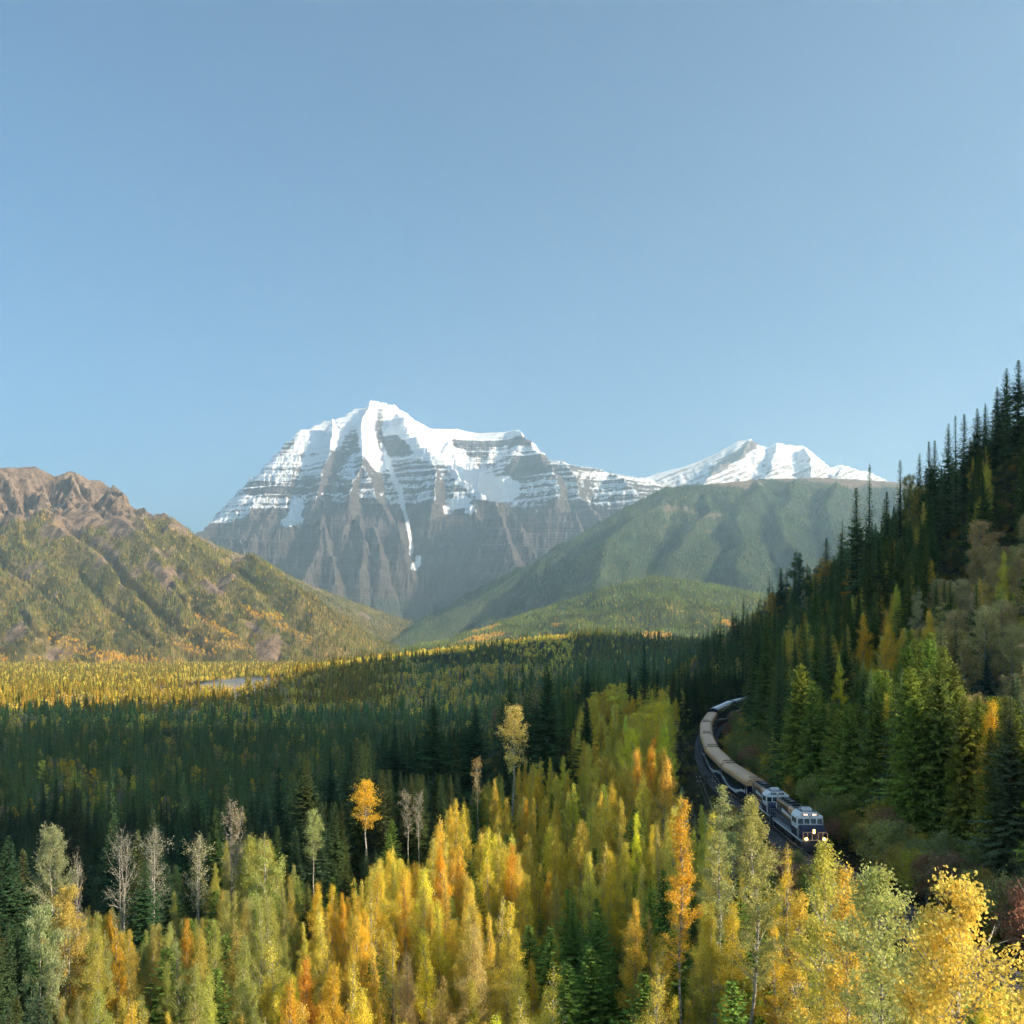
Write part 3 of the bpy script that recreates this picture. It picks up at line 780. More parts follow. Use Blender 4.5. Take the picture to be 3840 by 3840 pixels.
def gen_conifer(seed, H, R, whorl=.5, seg=7, per=7, style='spruce', base=.06, gaps=.1, frond=.9):
    r = np.random.default_rng(seed)
    tr = Acc(); t = np.linspace(0, 1, 7)
    p = np.stack([np.cumsum(r.normal(0, .03, 7)), np.cumsum(r.normal(0, .03, 7)), t * H], -1)
    tr.tube(p, H * .0105 * (1 - t) + .02, 6)
    C = []; A = []; S = []; LL = []; WW = []; VV = []
    z = base * H
    lop = r.uniform(0, 6.28); lam = r.uniform(0, .18)
    while z < H * .992:
        tt = (z / H - base) / (1 - base)
        if style == 'cedar': e = (1 - tt) ** .55 * (.55 + .45 * min(1, tt * 4 + .35))
        elif style == 'thin': e = ((1 - tt) ** .9) * .7 * (1 - .25 * math.sin(tt * 23 + seed)) + .01
        else: e = (1 - tt) ** .88 * (1 - .14 * math.sin(tt * 17 + seed)) * 1.06 + .012
        nbr = max(4, int(per * (0.6 + .4 * e) + r.integers(-1, 2)))
        a0 = r.random() * 6.28
        big = r.uniform(.78, 1.12)
        for b in range(nbr):
            if r.random() < gaps: continue
            az = a0 + b * 6.283 / nbr + r.normal(0, .18)
            L = R * e * big * r.uniform(.68, 1.22) * (1 + lam * math.cos(az - lop)) + (.20 if tt < .7 else .06)
            # slope: young branches rise, old ones hang and lift at the tip
            el0 = .55 * tt - .30 * (1 - tt) + r.normal(0, .08)
            sag = (.34 if style != 'cedar' else .5) * (1 - tt)
            ns = max(3, int(seg * (.4 + .6 * L / R)))
            u = np.linspace(.06, 1, ns)
            hx, hy = math.cos(az), math.sin(az)
            rr = L * u; zz = z + L * (el0 * u - sag * u * u + (sag * .75) * u ** 3)
            cx = np.interp(z, p[:, 2], p[:, 0]); cy = np.interp(z, p[:, 2], p[:, 1])
            c = np.stack([cx + hx * rr, cy + hy * rr, zz], -1)
            step = L / ns
            for sgn in (-1, 1):
                sp = r.uniform(.75, 1.05, ns)
                ang = sgn * sp
                ax = np.stack([np.cos(az + ang), np.sin(az + ang), -.16 - .22 * (1 - tt) + r.normal(0, .12, ns)], -1)
                wl = np.clip(frond * L * .46 * (1.08 - u * .75), .22, 1.7) * r.uniform(.75, 1.2, ns)
                C.append(c); A.append(unit(ax)); LL.append(wl); WW.append(np.maximum(step * 1.25, .14) * r.uniform(.8, 1.2, ns))
                S.append(unit(np.stack([-np.sin(az + ang), np.cos(az + ang), r.normal(0, .35, ns)], -1)))
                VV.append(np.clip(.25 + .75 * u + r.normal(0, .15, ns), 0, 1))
            # the branch tip, and hanging twigs under it
            C.append(c[-1:]); A.append(unit(np.array([[hx, hy, .1]]))); LL.append(np.array([step * 1.6])); WW.append(np.array([step * .9])); S.append(np.array([[-hy, hx, 0]])); VV.append(np.array([1.0]))
            if style != 'thin':
                C.append(c); A.append(unit(np.stack([np.full(ns, hx * .35), np.full(ns, hy * .35), np.full(ns, -1.)], -1))); LL.append(np.clip(L * .16, .12, .5) * r.uniform(.6, 1.3, ns) * (1.4 if style == 'cedar' else 1)); WW.append(step * r.uniform(.7, 1.1, ns))
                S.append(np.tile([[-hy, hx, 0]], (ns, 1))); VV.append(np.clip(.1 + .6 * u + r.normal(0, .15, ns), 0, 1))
        z += whorl * (0.34 + .75 * (1 - tt)) * r.uniform(.8, 1.2)
    # leader
    C.append(np.array([[p[-1, 0], p[-1, 1], H * .975]])); A.append(np.array([[0, 0, 1.]])); S.append(np.array([[1., 0, 0]])); LL.append(np.array([H * .035])); WW.append(np.array([.12])); VV.append(np.array([1.]))
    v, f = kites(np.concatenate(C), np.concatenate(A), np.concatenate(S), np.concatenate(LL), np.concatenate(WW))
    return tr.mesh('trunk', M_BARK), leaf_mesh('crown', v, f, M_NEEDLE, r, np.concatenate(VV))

def gen_tiny_conifer(seed, H=24, R=3.0, layers=4, sides=6):
    """far tree: a stack of ragged skirts"""
    r = np.random.default_rng(seed); V = []; Fc = []; n = 0; val = []
    for k in range(layers):
        z0 = H * (.08 + .86 * k / layers); z1 = min(H, z0 + H * (1.25 / layers)); rr = R * (1 - k / layers) ** .9 + .15
        a = np.arange(sides) * 6.283 / sides + r.random()
        rad = rr * r.uniform(.7, 1.2, sides)
        ring = np.stack([np.cos(a) * rad, np.sin(a) * rad, z0 + r.normal(0, H * .02, sides)], -1)
        V.append(ring); V.append(np.array([[0, 0, z1 if k < layers - 1 else H]]))
        for i in range(sides): Fc.append((n + i, n + (i + 1) % sides, n + sides)); val.append(r.random())
        n += sides + 1
    return np_mesh('far_conifer', np.concatenate(V), np.array(Fc), [M_NEEDLE], attrs={'rnd': ('FACE', 'FLOAT', r.random(len(Fc))), 'val': ('FACE', 'FLOAT', np.array(val))})
def gen_tiny_broad(seed, H=17, R=3.2, n=34, size=2.6):
    r = np.random.default_rng(seed)
    d = unit(r.normal(0, 1, (n, 3))); c = d * np.array([R, R, H * .36]) * r.uniform(.5, 1.0, (n, 1)) + np.array([0, 0, H * .6])
    ax = unit(r.normal(0, 1, (n, 3))); sd = unit(np.cross(ax, d + .01)); s = size * r.uniform(.6, 1.2, n)
    v, f = kites(c - ax * s[:, None] * .5, ax, sd, s, s)
    # stem
    sv = np.array([[.18, 0, 0], [-.18, 0, 0], [0, 0, H * .7]]); v2 = np.concatenate([v, sv])
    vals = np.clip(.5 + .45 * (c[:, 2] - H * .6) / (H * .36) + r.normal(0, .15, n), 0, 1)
    return np_mesh('far_broadleaf', v2, [f, np.array([[len(v), len(v) + 1, len(v) + 2]])], [M_LEAF, M_ASPEN], mat_idx=np.concatenate([np.zeros(n), [1]]),
                   attrs={'rnd': ('FACE', 'FLOAT', r.random(n + 1)), 'val': ('FACE', 'FLOAT', np.concatenate([vals, [0]]))})
def joined(pair, name):
    """trunk and crown of a tree in one mesh (for the masses of trees)"""
    a, b = pair
    va = np.empty(len(a.vertices) * 3, np.float32); a.vertices.foreach_get('co', va)
    vb = np.empty(len(b.vertices) * 3, np.float32); b.vertices.foreach_get('co', vb)
    def fa(me, w):
        arr = np.empty(len(me.loops), np.int32); me.loops.foreach_get('vertex_index', arr); return arr.reshape(-1, w)
    wb = len(b.loops) // len(b.polygons)
    f1 = fa(a, 4); f2 = fa(b, wb) + len(va) // 3
    g = {}
    for k in ('rnd', 'val'):
        arr = np.empty(len(b.polygons), np.float32); b.attributes[k].data.foreach_get('value', arr)
        g[k] = ('FACE', 'FLOAT', np.concatenate([np.zeros(len(f1)), arr]))
    return np_mesh(name, np.concatenate([va, vb]).reshape(-1, 3), [f1, f2], [a.materials[0], b.materials[0]],
                   mat_idx=np.concatenate([np.zeros(len(f1)), np.ones(len(f2))]), attrs=g)

# prototypes: kind -> list of (height, radius, trunk mesh, crown mesh)
PROTO = {}
PROTO['spruce'] = [(H, R, *gen_conifer(100 + i, H, R, .52, 7, 8)) for i, (H, R) in enumerate([(27, 3.7), (25, 3.3), (29, 4.2), (23, 2.9), (30, 3.6)])]
PROTO['thin'] = [(H, R, *gen_conifer(120 + i, H, R, .55, 6, 8, 'thin', .1, .10, .8)) for i, (H, R) in enumerate([(29, 3.4), (26, 3.0)])]
PROTO['big'] = [(36, 6.2, *gen_conifer(140, 36, 6.2, .70, 9, 8, 'spruce', .05, .16, .8)), (35, 5.2, *gen_conifer(141, 35, 5.2, .62, 9, 8, 'spruce', .05, .12, .85))]
PROTO['cedar'] = [(H, R, *gen_conifer(150 + i, H, R, .55, 9, 9, 'cedar', .03, .1, .95)) for i, (H, R) in enumerate([(22, 3.7), (19, 3.1), (24, 4.0), (20, 3.5)])]
PROTO['young'] = [(H, R, *gen_conifer(160 + i, H, R, .42, 6, 7, 'spruce', .03, .1, 1.0)) for i, (H, R) in enumerate([(11, 2.3), (9, 2.0)])]
PROTO['aspen'] = [(H, R, *gen_broadleaf(200 + i, H, R, b, nb, int(nl * 1.45), .150, up, env, bare)) for i, (H, R, b, nb, nl, up, env, bare) in enumerate([
    (17, 2.5, .16, 60, 7600, .84, 'ovoid', .10), (18.5, 2.9, .14, 66, 8600, .82, 'ovoid', .14), (15, 2.1, .15, 54, 6500, .86, 'cone', .10),
    (16, 3.0, .2, 56, 6800, .76, 'ovoid', .2), (19, 2.4, .28, 52, 5200, .80, 'ovoid', .3)])]
PROTO['near'] = [(H, R, *gen_broadleaf(230 + i, H, R, b, nb, int(nl * 1.35), .105, up, env, bare)) for i, (H, R, b, nb, nl, up, env, bare) in enumerate([
    (18, 2.6, .14, 72, 17000, .84, 'ovoid', .10), (19, 3.0, .12, 84, 20000, .80, 'ovoid', .15), (17, 2.1, .18, 60, 10000, .86, 'cone', .22), (18, 2.5, .25, 54, 5600, .78, 'ovoid', .4)])]
PROTO['broad'] = [(H, R, *gen_broadleaf(260 + i, H, R, b, nb, int(nl * 1.5), .19, up, env, bare, 2)) for i, (H, R, b, nb, nl, up, env, bare) in enumerate([
    (24, 4.4, .22, 70, 12000, .62, 'round', .15), (20, 3.8, .2, 60, 10000, .6, 'round', .1), (22, 3.6, .3, 60, 7000, .66, 'ovoid', .3)])]
PROTO['bare'] = [(H, R, *gen_broadleaf(280 + i, H, R, b, nb, nl, .16, up, env, .2, fk)) for i, (H, R, b, nb, nl, up, env, fk) in enumerate([
    (19, 3.4, .35, 70, 900, .72, 'round', 3), (18, 2.6, .55, 44, 1500, .6, 'top', 1), (17, 2.8, .4, 60, 2300, .7, 'round', 2)])]
PROTO['lollipop'] = [(20, 2.9, *gen_broadleaf(290, 20, 2.9, .55, 60, 5200, .20, .62, 'round', .1))]
PROTO['shrub'] = [(H, R, *gen_broadleaf(300 + i, H, R, .02, 40, nl, .13, up, 'round', .1, 3, .6, trunk_r=.05)) for i, (H, R, nl, up) in enumerate([(4.5, 2.0, 5000, .6), (3.4, 1.9, 4200, .5), (5.5, 1.7, 4800, .7)])]
LOW = {'spruce': [gen_conifer(400 + i, H, R, 1.15, 3, 6, 'spruce', .04, .1, 1.1) for i, (H, R) in enumerate([(25, 4.0), (27, 3.6), (22, 3.8)])],
       'aspen': [gen_broadleaf(420 + i, H, R, .3, 16, 750, .62, .7, 'round', .1) for i, (H, R) in enumerate([(17, 2.7), (18, 2.3)])]}
LOWJ = {k: [joined(p, 'mid_' + k + '_tree') for p in v] for k, v in LOW.items()}
HIJ = {}
def hij(kind):
    if kind not in HIJ: HIJ[kind] = [joined((p[2], p[3]), kind + '_tree_mass') for p in PROTO[kind]]
    return HIJ[kind]
TINY_C = [gen_tiny_conifer(500, 24, 3.8, 7, 7), gen_tiny_conifer(501, 25, 3.3, 7, 7), gen_tiny_conifer(502, 22, 3.8, 6, 7)]
TINY_B = [gen_tiny_broad(510, 17, 4.2, 44, 2.4), gen_tiny_broad(511, 16, 3.6, 40, 2.2)]
FAR_C = [gen_tiny_conifer(520, 24, 3.1, 3, 5), gen_tiny_conifer(521, 25, 2.8, 3, 5)]
FAR_B = [gen_tiny_broad(530, 16, 3.4, 12, 4.0)]

# ------------------------------------------------------------------ masses of trees: instances on points
def scatter(name, protos, pts, rot, scl, idx, col):
    """one object whose points each carry a tree (geometry nodes)"""
    pcol = bpy.data.collections.new(name + '_kinds')
    for i, me in enumerate(protos):
        pcol.objects.link(bpy.data.objects.new('%s_kind_%02d' % (name, i), me))
    n = len(pts)
    c4 = np.concatenate([col, np.ones((n, 1))], 1)
    me = bpy.data.meshes.new(name)
    me.vertices.add(n); me.vertices.foreach_set('co', np.asarray(pts, np.float32).ravel())
    for k, typ, arr in (('rz', 'FLOAT', rot), ('sc', 'FLOAT_VECTOR', scl), ('tcol', 'FLOAT_COLOR', c4)):
        a = me.attributes.new(k, typ, 'POINT')
        a.data.foreach_set({'FLOAT': 'value', 'FLOAT_VECTOR': 'vector', 'FLOAT_COLOR': 'color'}[typ], np.asarray(arr, np.float32).ravel())
    a = me.attributes.new('pick', 'INT', 'POINT'); a.data.foreach_set('value', np.asarray(idx, np.int32))
    o = link(bpy.data.objects.new(name, me))
    ng = bpy.data.node_groups.new(name + '_scatter', 'GeometryNodeTree')
    ng.interface.new_socket('Geometry', in_out='INPUT', socket_type='NodeSocketGeometry')
    ng.interface.new_socket('Geometry', in_out='OUTPUT', socket_type='NodeSocketGeometry')
    N = ng.nodes; Lk = ng.links
    gi = N.new('NodeGroupInput'); go = N.new('NodeGroupOutput')
    ci = N.new('GeometryNodeCollectionInfo'); ci.inputs['Collection'].default_value = pcol
    ci.inputs['Separate Children'].default_value = True; ci.inputs['Reset Children'].default_value = True
    ip = N.new('GeometryNodeInstanceOnPoints'); ip.inputs['Pick Instance'].default_value = True
    def named(nm, t):
        q = N.new('GeometryNodeInputNamedAttribute'); q.data_type = t; q.inputs['Name'].default_value = nm
        return q.outputs['Attribute']
    cr = N.new('ShaderNodeCombineXYZ'); Lk.new(named('rz', 'FLOAT'), cr.inputs[2])
    Lk.new(gi.outputs[0], ip.inputs['Points']); Lk.new(ci.outputs[0], ip.inputs['Instance'])
    Lk.new(named('pick', 'INT'), ip.inputs['Instance Index'])
    er = N.new('FunctionNodeEulerToRotation'); Lk.new(cr.outputs[0], er.inputs[0]); Lk.new(er.outputs[0], ip.inputs['Rotation'])
    Lk.new(named('sc', 'FLOAT_VECTOR'), ip.inputs['Scale'])
    Lk.new(ip.outputs[0], go.inputs[0])
    md = o.modifiers.new('scatter', 'NODES'); md.node_group = ng
    return o

# colours of whole trees (base colours of needles and leaves)
CON = np.array([(.066, .104, .036), (.054, .088, .038), (.080, .108, .036), (.060, .098, .050), (.088, .106, .036)])
GOLD = np.array([(.92, .63, .075), (.94, .68, .10), (.88, .63, .09), (.94, .60, .06), (.93, .72, .14), (.90, .70, .10)])
GREENG = np.array([(.82, .63, .10), (.72, .60, .11), (.62, .55, .11), (.80, .66, .09)])
DULL = np.array([(.50, .38, .10), (.42, .33, .15), (.36, .29, .19), (.58, .43, .09)])
def pick_col(arr, n, r, jit=.12):
    c = arr[r.integers(0, len(arr), n)]
    return np.clip(c * (1 + r.normal(0, jit, (n, 1))) * (1 + r.normal(0, .05, (n, 3))), .004, .95)

# forests on the far mountains
def mountain_forest(name, key, n, hmin, hmax, label, gold_extra=.02, warm=1.0, seed=0):
    xs, ys, Z, cover, gold = MTN[key]
    r = np.random.default_rng(900 + seed)
    x = r.uniform(xs[1], xs[-2], n); y = r.uniform(ys[1], ys[-2], n)
    dx = xs[1] - xs[0]; dy = ys[1] - ys[0]
    fx = (x - xs[0]) / dx; fy = (y - ys[0]) / dy; i = fx.astype(int); j = fy.astype(int); u = fx - i; v = fy - j
    def bil(A): return (A[j, i] * (1 - u) + A[j, i + 1] * u) * (1 - v) + (A[j + 1, i] * (1 - u) + A[j + 1, i + 1] * u) * v
    z = bil(Z); c = bil(cover); g = bil(gold)
    gx = (Z[j, i + 1] - Z[j, i]) / dx; gy = (Z[j + 1, i] - Z[j, i]) / dy
    facing = (-gx * (-x) + -gy * (-y) + 1 * (-z)) > -0.02 * y
    keep = facing & (np.abs(x / y) < .56) & (z > VAL - 2) & (r.random(n) < np.clip((c - .25) * 1.25, 0.0, .85) + .6 * (g > .45))
    keep &= ~((g > .9) & (r.random(n) < .25))
    x, y, z, c, g = x[keep], y[keep], z[keep], c[keep], g[keep]; m = len(x)
    isg = (g + r.normal(0, .12, m) > .45) | (r.random(m) < gold_extra)
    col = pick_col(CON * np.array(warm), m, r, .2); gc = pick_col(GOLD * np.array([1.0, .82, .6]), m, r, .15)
    col[isg] = gc[isg]
    tone = np.clip(1 + .75 * fbm(x, y, 230, 4, 301 + seed) + .35 * fbm(x, y, 60, 2, 303), .45, 1.8)[:, None]
    col = np.clip(col * np.where(isg[:, None], 1, tone) * (1 + .5 * np.clip(fbm(x, y, 400, 3, 305 + seed), 0, 1)[:, None] * np.array([1.2, .2, -.2])), .004, .95)
    H = r.uniform(hmin, hmax, m) * np.where(isg, .8, 1) * np.clip(.6 + .6 * c, .5, 1)
    sc = np.stack([H / 24 * r.uniform(.85, 1.25, m)] * 2 + [H / 24], -1)
    sc[isg] *= 1.4
    o = scatter(name, FAR_C + FAR_B, np.stack([x, y, z - .8], -1), r.uniform(0, 6.28, m), sc, np.where(isg, 2, r.integers(0, 2, m)), col)
    tag(o, label, 'forest', kind='stuff'); print(name, m)
    return o
_mk = [k for k in MTN]

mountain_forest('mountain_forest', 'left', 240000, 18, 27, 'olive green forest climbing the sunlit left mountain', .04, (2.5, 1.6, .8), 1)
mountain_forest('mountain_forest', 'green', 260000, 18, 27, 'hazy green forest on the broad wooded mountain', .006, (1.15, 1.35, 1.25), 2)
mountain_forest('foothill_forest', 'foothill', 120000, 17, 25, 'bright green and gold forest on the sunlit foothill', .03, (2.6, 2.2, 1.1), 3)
# small trees of the valley floor, near to far
def valley_forest():
    r = np.random.default_rng(77)
    sets = []
    for (y0, y1, sp) in ((430, 900, 6.6), (900, 1700, 8.4), (1700, 4700, 13)):
        n = int((y1 ** 2 - y0 ** 2) * .57 / sp ** 2)
        y = np.sqrt(r.uniform(y0 ** 2, y1 ** 2, n)); x = y * r.uniform(-.57, .57, n)
        z = ground_z(x, y)
        keep = (np.hypot((x + .285 * y) / 128, (y - 1870) / 345) > 1)
        d, _ = trk_dist(x, y); keep &= np.abs(d) > 6
        x, y, z = x[keep], y[keep], z[keep]; n = len(x)
        px, py = px_of(x, y, z + 18)
        pa = np.full(n, .07)
        cl = fbm(x, y, 90, 3, 201)
        pa = np.where(cl > .15, .6, pa)
        pa = np.where((px < 1050) & (y > 850) & (y < 1800), .10 + .6 * (fbm(x, y, 130, 3, 202) > -.02), pa)
        pa = np.where((px > 1050) & (px < 2150) & (y > 1150) & (y < 2600), .10 + .7 * (fbm(x, y, 170, 3, 203) > -.12), pa)
        pa = np.where((px > 2150) & (y > 900), .05, pa)
        pa = np.where((y > 1600) & (px < 1500), .30 + .35 * (fbm(x, y, 200, 3, 206) > .1), pa)
        isa = r.random(n) < pa
        H = np.where(isa, r.uniform(13, 19, n), np.where(r.random(n) < .22, r.uniform(25, 34, n), r.uniform(13, 24, n))) * (1 + .25 * fbm(x, y, 60, 2, 204))
        if y0 > 1600: H *= .85
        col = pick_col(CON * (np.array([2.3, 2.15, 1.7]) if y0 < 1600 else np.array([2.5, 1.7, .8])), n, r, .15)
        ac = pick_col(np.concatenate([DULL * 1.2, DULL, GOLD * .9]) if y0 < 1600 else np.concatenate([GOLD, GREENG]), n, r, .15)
        lt = (px < 1500) & (y > 1120)  # conifers of the sunlit strip: sunlight put into a brighter, yellower base colour
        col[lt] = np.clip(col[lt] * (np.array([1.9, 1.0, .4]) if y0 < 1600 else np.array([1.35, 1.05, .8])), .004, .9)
        col[isa] = ac[isa]
        wd = np.where(isa, H / 17, H / 25) * r.uniform(.85, 1.2, n)
        sc = np.stack([wd, wd, np.where(isa, H / 17, H / 25)], -1)
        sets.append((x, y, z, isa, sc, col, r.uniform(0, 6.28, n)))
    names = [('mid_forest', LOWJ['spruce'] + LOWJ['aspen'], 3, 'dark spruce forest filling the shaded valley floor'),
             ('far_forest', TINY_C + TINY_B, 3, 'shaded mixed forest on the low hill across the valley'),
             ('valley_forest', [TINY_C[0], TINY_C[1], TINY_C[2], TINY_B[0], TINY_B[1]], 3, 'sunlit yellow green forest on the far valley floor')]
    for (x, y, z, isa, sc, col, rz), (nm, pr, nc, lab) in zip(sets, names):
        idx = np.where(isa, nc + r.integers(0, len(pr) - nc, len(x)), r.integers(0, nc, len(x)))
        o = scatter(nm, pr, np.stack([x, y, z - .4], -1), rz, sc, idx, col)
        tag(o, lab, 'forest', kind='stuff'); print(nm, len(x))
valley_forest()

# ------------------------------------------------------------------ near trees
HOME = {}   # kinds seen in blocks of 160 photo pixels, rows from 1300 down
KROWS = [
    (1300, '.......................S'), (1460, '.....................SSS'), (1620, '....................SSSS'), (1780, '...................SSSSS'),
    (1940, '.................SSSSSSB'), (2100, '................SSOOSSBB'), (2260, '...............SSYGSYSBG'), (2420, '.............SYYSSYOSOBB'),
    (2580, 'SSSSSSSSSSSSSYYYSSSSOCBB'), (2740, 'SSSSSSSSSSSBSYYYSSGSCCCs'), (2900, 'SSSSSSSSSSSYYYYOgSgOCCCs'), (3060, 'SBSSSGSSSYYYYYYYGGCCCCCs'),
    (3220, 'SBSSSGGSYYYYYYYYGGYCCCCC'), (3380, 'SYOSGGGYYYYYYCYCGGYYCCCC'), (3540, 'SgOGOGGYYGGYYCCYCGYggCCC'), (3700, 'SGGYGGYOYYBGGCCYCGggggYY')]
_krow = [k for k, _ in KROWS]
def code_at(px, py, r):
    x = (px + r.normal(0, 38)) / 160; y = py + r.normal(0, 30)
    j = int(np.clip((y - 1300) // 160, 0, len(KROWS) - 1)); i = int(np.clip(x, 0, 23))
    c = KROWS[j][1][i]
    k = j
    while c == '.' and k < len(KROWS) - 1: k += 1; c = KROWS[k][1][i]
    return c
CODE = {'S': ('spruce', CON), 's': ('spruce', np.array([(.085, .125, .08), (.09, .12, .075)])), 'C': ('cedar', np.array([(.12, .16, .035), (.10, .14, .035), (.14, .165, .035)])),
        'Y': ('aspen', GOLD), 'O': ('aspen', np.array([(.88, .54, .06), (.90, .58, .07)])), 'G': ('aspen', GREENG), 'g': ('broad', np.array([(.52, .52, .22), (.46, .48, .22)])),
        'B': ('broad', np.array([(.70, .50, .20), (.64, .48, .22), (.72, .52, .17)])), 'b': ('shrub', DULL)}
SKYL = np.array([(2500, 2480), (2650, 2400), (2720, 2370), (2800, 2335), (2870, 2240), (2928, 2150), (3000, 2090), (3060, 2070), (3099, 2040), (3160, 1970), (3210, 1870), (3300, 1880), (3376, 1790), (3449, 1750),
                 (3503, 1700), (3560, 1650), (3614, 1610), (3694, 1570), (3738, 1520), (3775, 1470), (3840, 1420), (4000, 1290), (4300, 1150)], float)
CEIL = np.array([(-300, 2950), (900, 2860), (1300, 2740), (1500, 2740), (1900, 2700), (2000, 2640), (2200, 2590), (2350, 2500), (2560, 2500)], float)
CLEAR = np.array([(2550, 2840), (2590, 2900), (2620, 2985), (2700, 3000), (2760, 3010), (2800, 3010), (2850, 3030), (2900, 3090), (2950, 3150), (3000, 3185), (3110, 3185), (3150, 3225), (3230, 3250), (3330, 3300), (3450, 3400), (3560, 3440), (3700, 3500)], float)
TRPX = np.array([(1920 + p[0] / p[1] * F, p[1]) for p in TRKS if 40 < p[1] < 310])
def blocks_train(px, pyt, w, D):
    for q in CLEAR:
        if abs(q[0] - px) < w + 12 and pyt < q[1]:
            td = np.interp(q[0], TRPX[::-1, 0][np.argsort(TRPX[::-1, 0])], TRPX[::-1, 1][np.argsort(TRPX[::-1, 0])])
            if D < td + 2: return True
    return False

TREES = []   # dicts: kind, var, x, y, z, sx, sz, rot, col, px, py, label
def add_tree(kind, x, y, H, wid, col, r, label=None, var=None, z=None, key=None):
    pr = PROTO[kind]; v = int(r.integers(0, len(pr))) if var is None else var
    z = float(ground_z(x, y)) - .25 if z is None else z
    sz = H / pr[v][0]; sx = wid / pr[v][1] if wid else sz * r.uniform(.88, 1.15)
    px, py = px_of(x, y, z + H)
    TREES.append(dict(kind=kind, var=v, x=x, y=y, z=z, sx=sx, sz=sz, rot=r.uniform(0, 6.28), col=tuple(np.clip(col, .004, .95)), px=px, py=py, H=H, R=pr[v][1] * sx, label=label, key=key or kind))
def hero(kind, px, py, D, hw, col, label, var=None, key=None):
    p = P(px, py, D); g = float(ground_z(p[0], p[1])) - .3
    c = np.array(col, float); c = c * (1.25 if c.max() < .2 else 1.3) * (1, 1.10, 1.2)
    add_tree(kind, p[0], p[1], max(p[2] - g, 4), hw / F * D, c, rr, label, var, g, key)
def solve_hero(px, py, H, hw, col, label, kind='spruce', var=None):
    Ds = np.linspace(150, 620, 160); g = ground_z((px - 1920) / F * Ds, Ds); need = (HOR - py) / F * Ds - g
    ok = np.abs(need - H) ; D = Ds[np.argmin(ok)]
    hero(kind, px, py, D, hw * 1.0, col, label, var)
rr = np.random.default_rng(55)
DG = (.040, .070, .030)
# the conifers of the skyline on the right hill, from left to right
for px, py, hw, kd, lab in [
        (2928, 2128, 42, 'spruce', 'lowest dark spruce on the hill skyline, left end of the ridge'),
        (3003, 2058, 55, 'broad', 'dense dark green round-topped tree on the skyline above golden trees'),
        (3099, 2017, 45, 'spruce', 'dark spruce tip standing behind the tall golden aspen on the skyline'),
        (3210, 1828, 75, 'spruce', 'broad dark spruce on the skyline just left of the bare-topped thin spruce'),
        (3260, 1740, 55, 'thin', 'tall thin spruce with open bare top against the pale snowy range'),
        (3324, 1843, 48, 'spruce', 'dark spruce in the dip of the skyline right of the thin spruce'),
        (3376, 1724, 60, 'thin', 'thin-topped spruce on the skyline with an autumn tree at its shoulder'),
        (3449, 1699, 45, 'spruce', 'open spruce on the skyline right of the autumn coloured tree'),
        (3485, 1655, 50, 'spruce', 'left one of twin dark spruces on the skyline'),
        (3507, 1650, 50, 'spruce', 'right one of twin dark spruces on the skyline'),
        (3557, 1587, 48, 'spruce', 'narrow dark spruce rising right of the twin spruces'),
        (3583, 1556, 40, 'thin', 'slender airy spruce on the skyline beside a similar one'),
        (3614, 1551, 44, 'spruce', 'second slender airy spruce on the skyline'),
        (3666, 1530, 55, 'spruce', 'full dark spruce on the upper skyline'),
        (3694, 1512, 40, 'spruce', 'small thin spruce tip on the upper skyline'),
        (3738, 1450, 52, 'spruce', 'tall open spruce, third from the top of the skyline'),
        (3775, 1380, 55, 'spruce', 'second highest spruce of the skyline, seen against blue sky'),
        (3819, 1349, 58, 'spruce', 'highest spruce of the skyline at the right edge of the photo')]:
    c = (.13, .17, .06) if kd != 'broad' else (.10, .14, .05)
    solve_hero(px, py, 27 if kd != 'broad' else 20, hw, c, lab, kd, None)
for px, py, H, hw, col, kd, lab in [
        (3100, 2085, 24, 60, (.52, .30, .04), 'broad', 'tall ochre aspen with a pale trunk under the skyline of the hill'),
        (3185, 2120, 20, 32, (.72, .33, .03), 'aspen', 'slim bright orange tree on the hill beside a tall dark spruce'),
        (3410, 1790, 20, 40, (.40, .28, .05), 'broad', 'yellow-brown tree at the shoulder of a skyline spruce'),
        (3240, 2300, 20, 50, (.72, .40, .03), 'aspen', 'bright golden tree in the middle of the dark hillside'),
        (3320, 2330, 20, 45, (.72, .42, .04), 'aspen', 'golden tree sloping down right of its brighter neighbour on the hillside'),
        (3150, 2450, 20, 34, (.82, .56, .04), 'aspen', 'narrow bright yellow tree leaning against a dark spruce on the hillside'),
        (3570, 2110, 22, 72, (.40, .31, .14), 'broad', 'big brown leafed cottonwood with pale double trunk on the hillside'),
        (3770, 1980, 20, 70, (.42, .33, .14), 'broad', 'tan crowned cottonwood at the upper right edge'),
        (3430, 2200, 19, 55, (.46, .36, .15), 'broad', 'pale tan cottonwood left of the double trunked one'),
        (3790, 2350, 19, 65, (.44, .33, .12), 'broad', 'tan cottonwood at the right edge below the upper tan crown'),
        (3700, 2440, 24, 75, (.060, .105, .085), 'spruce', 'blue-green spruce in front of the brown cottonwoods'),
        (2900, 2220, 18, 40, (.64, .34, .03), 'aspen', 'orange tree at the left foot of the hill skyline')]:
    solve_hero(px, py, H, hw, col, lab, kd)
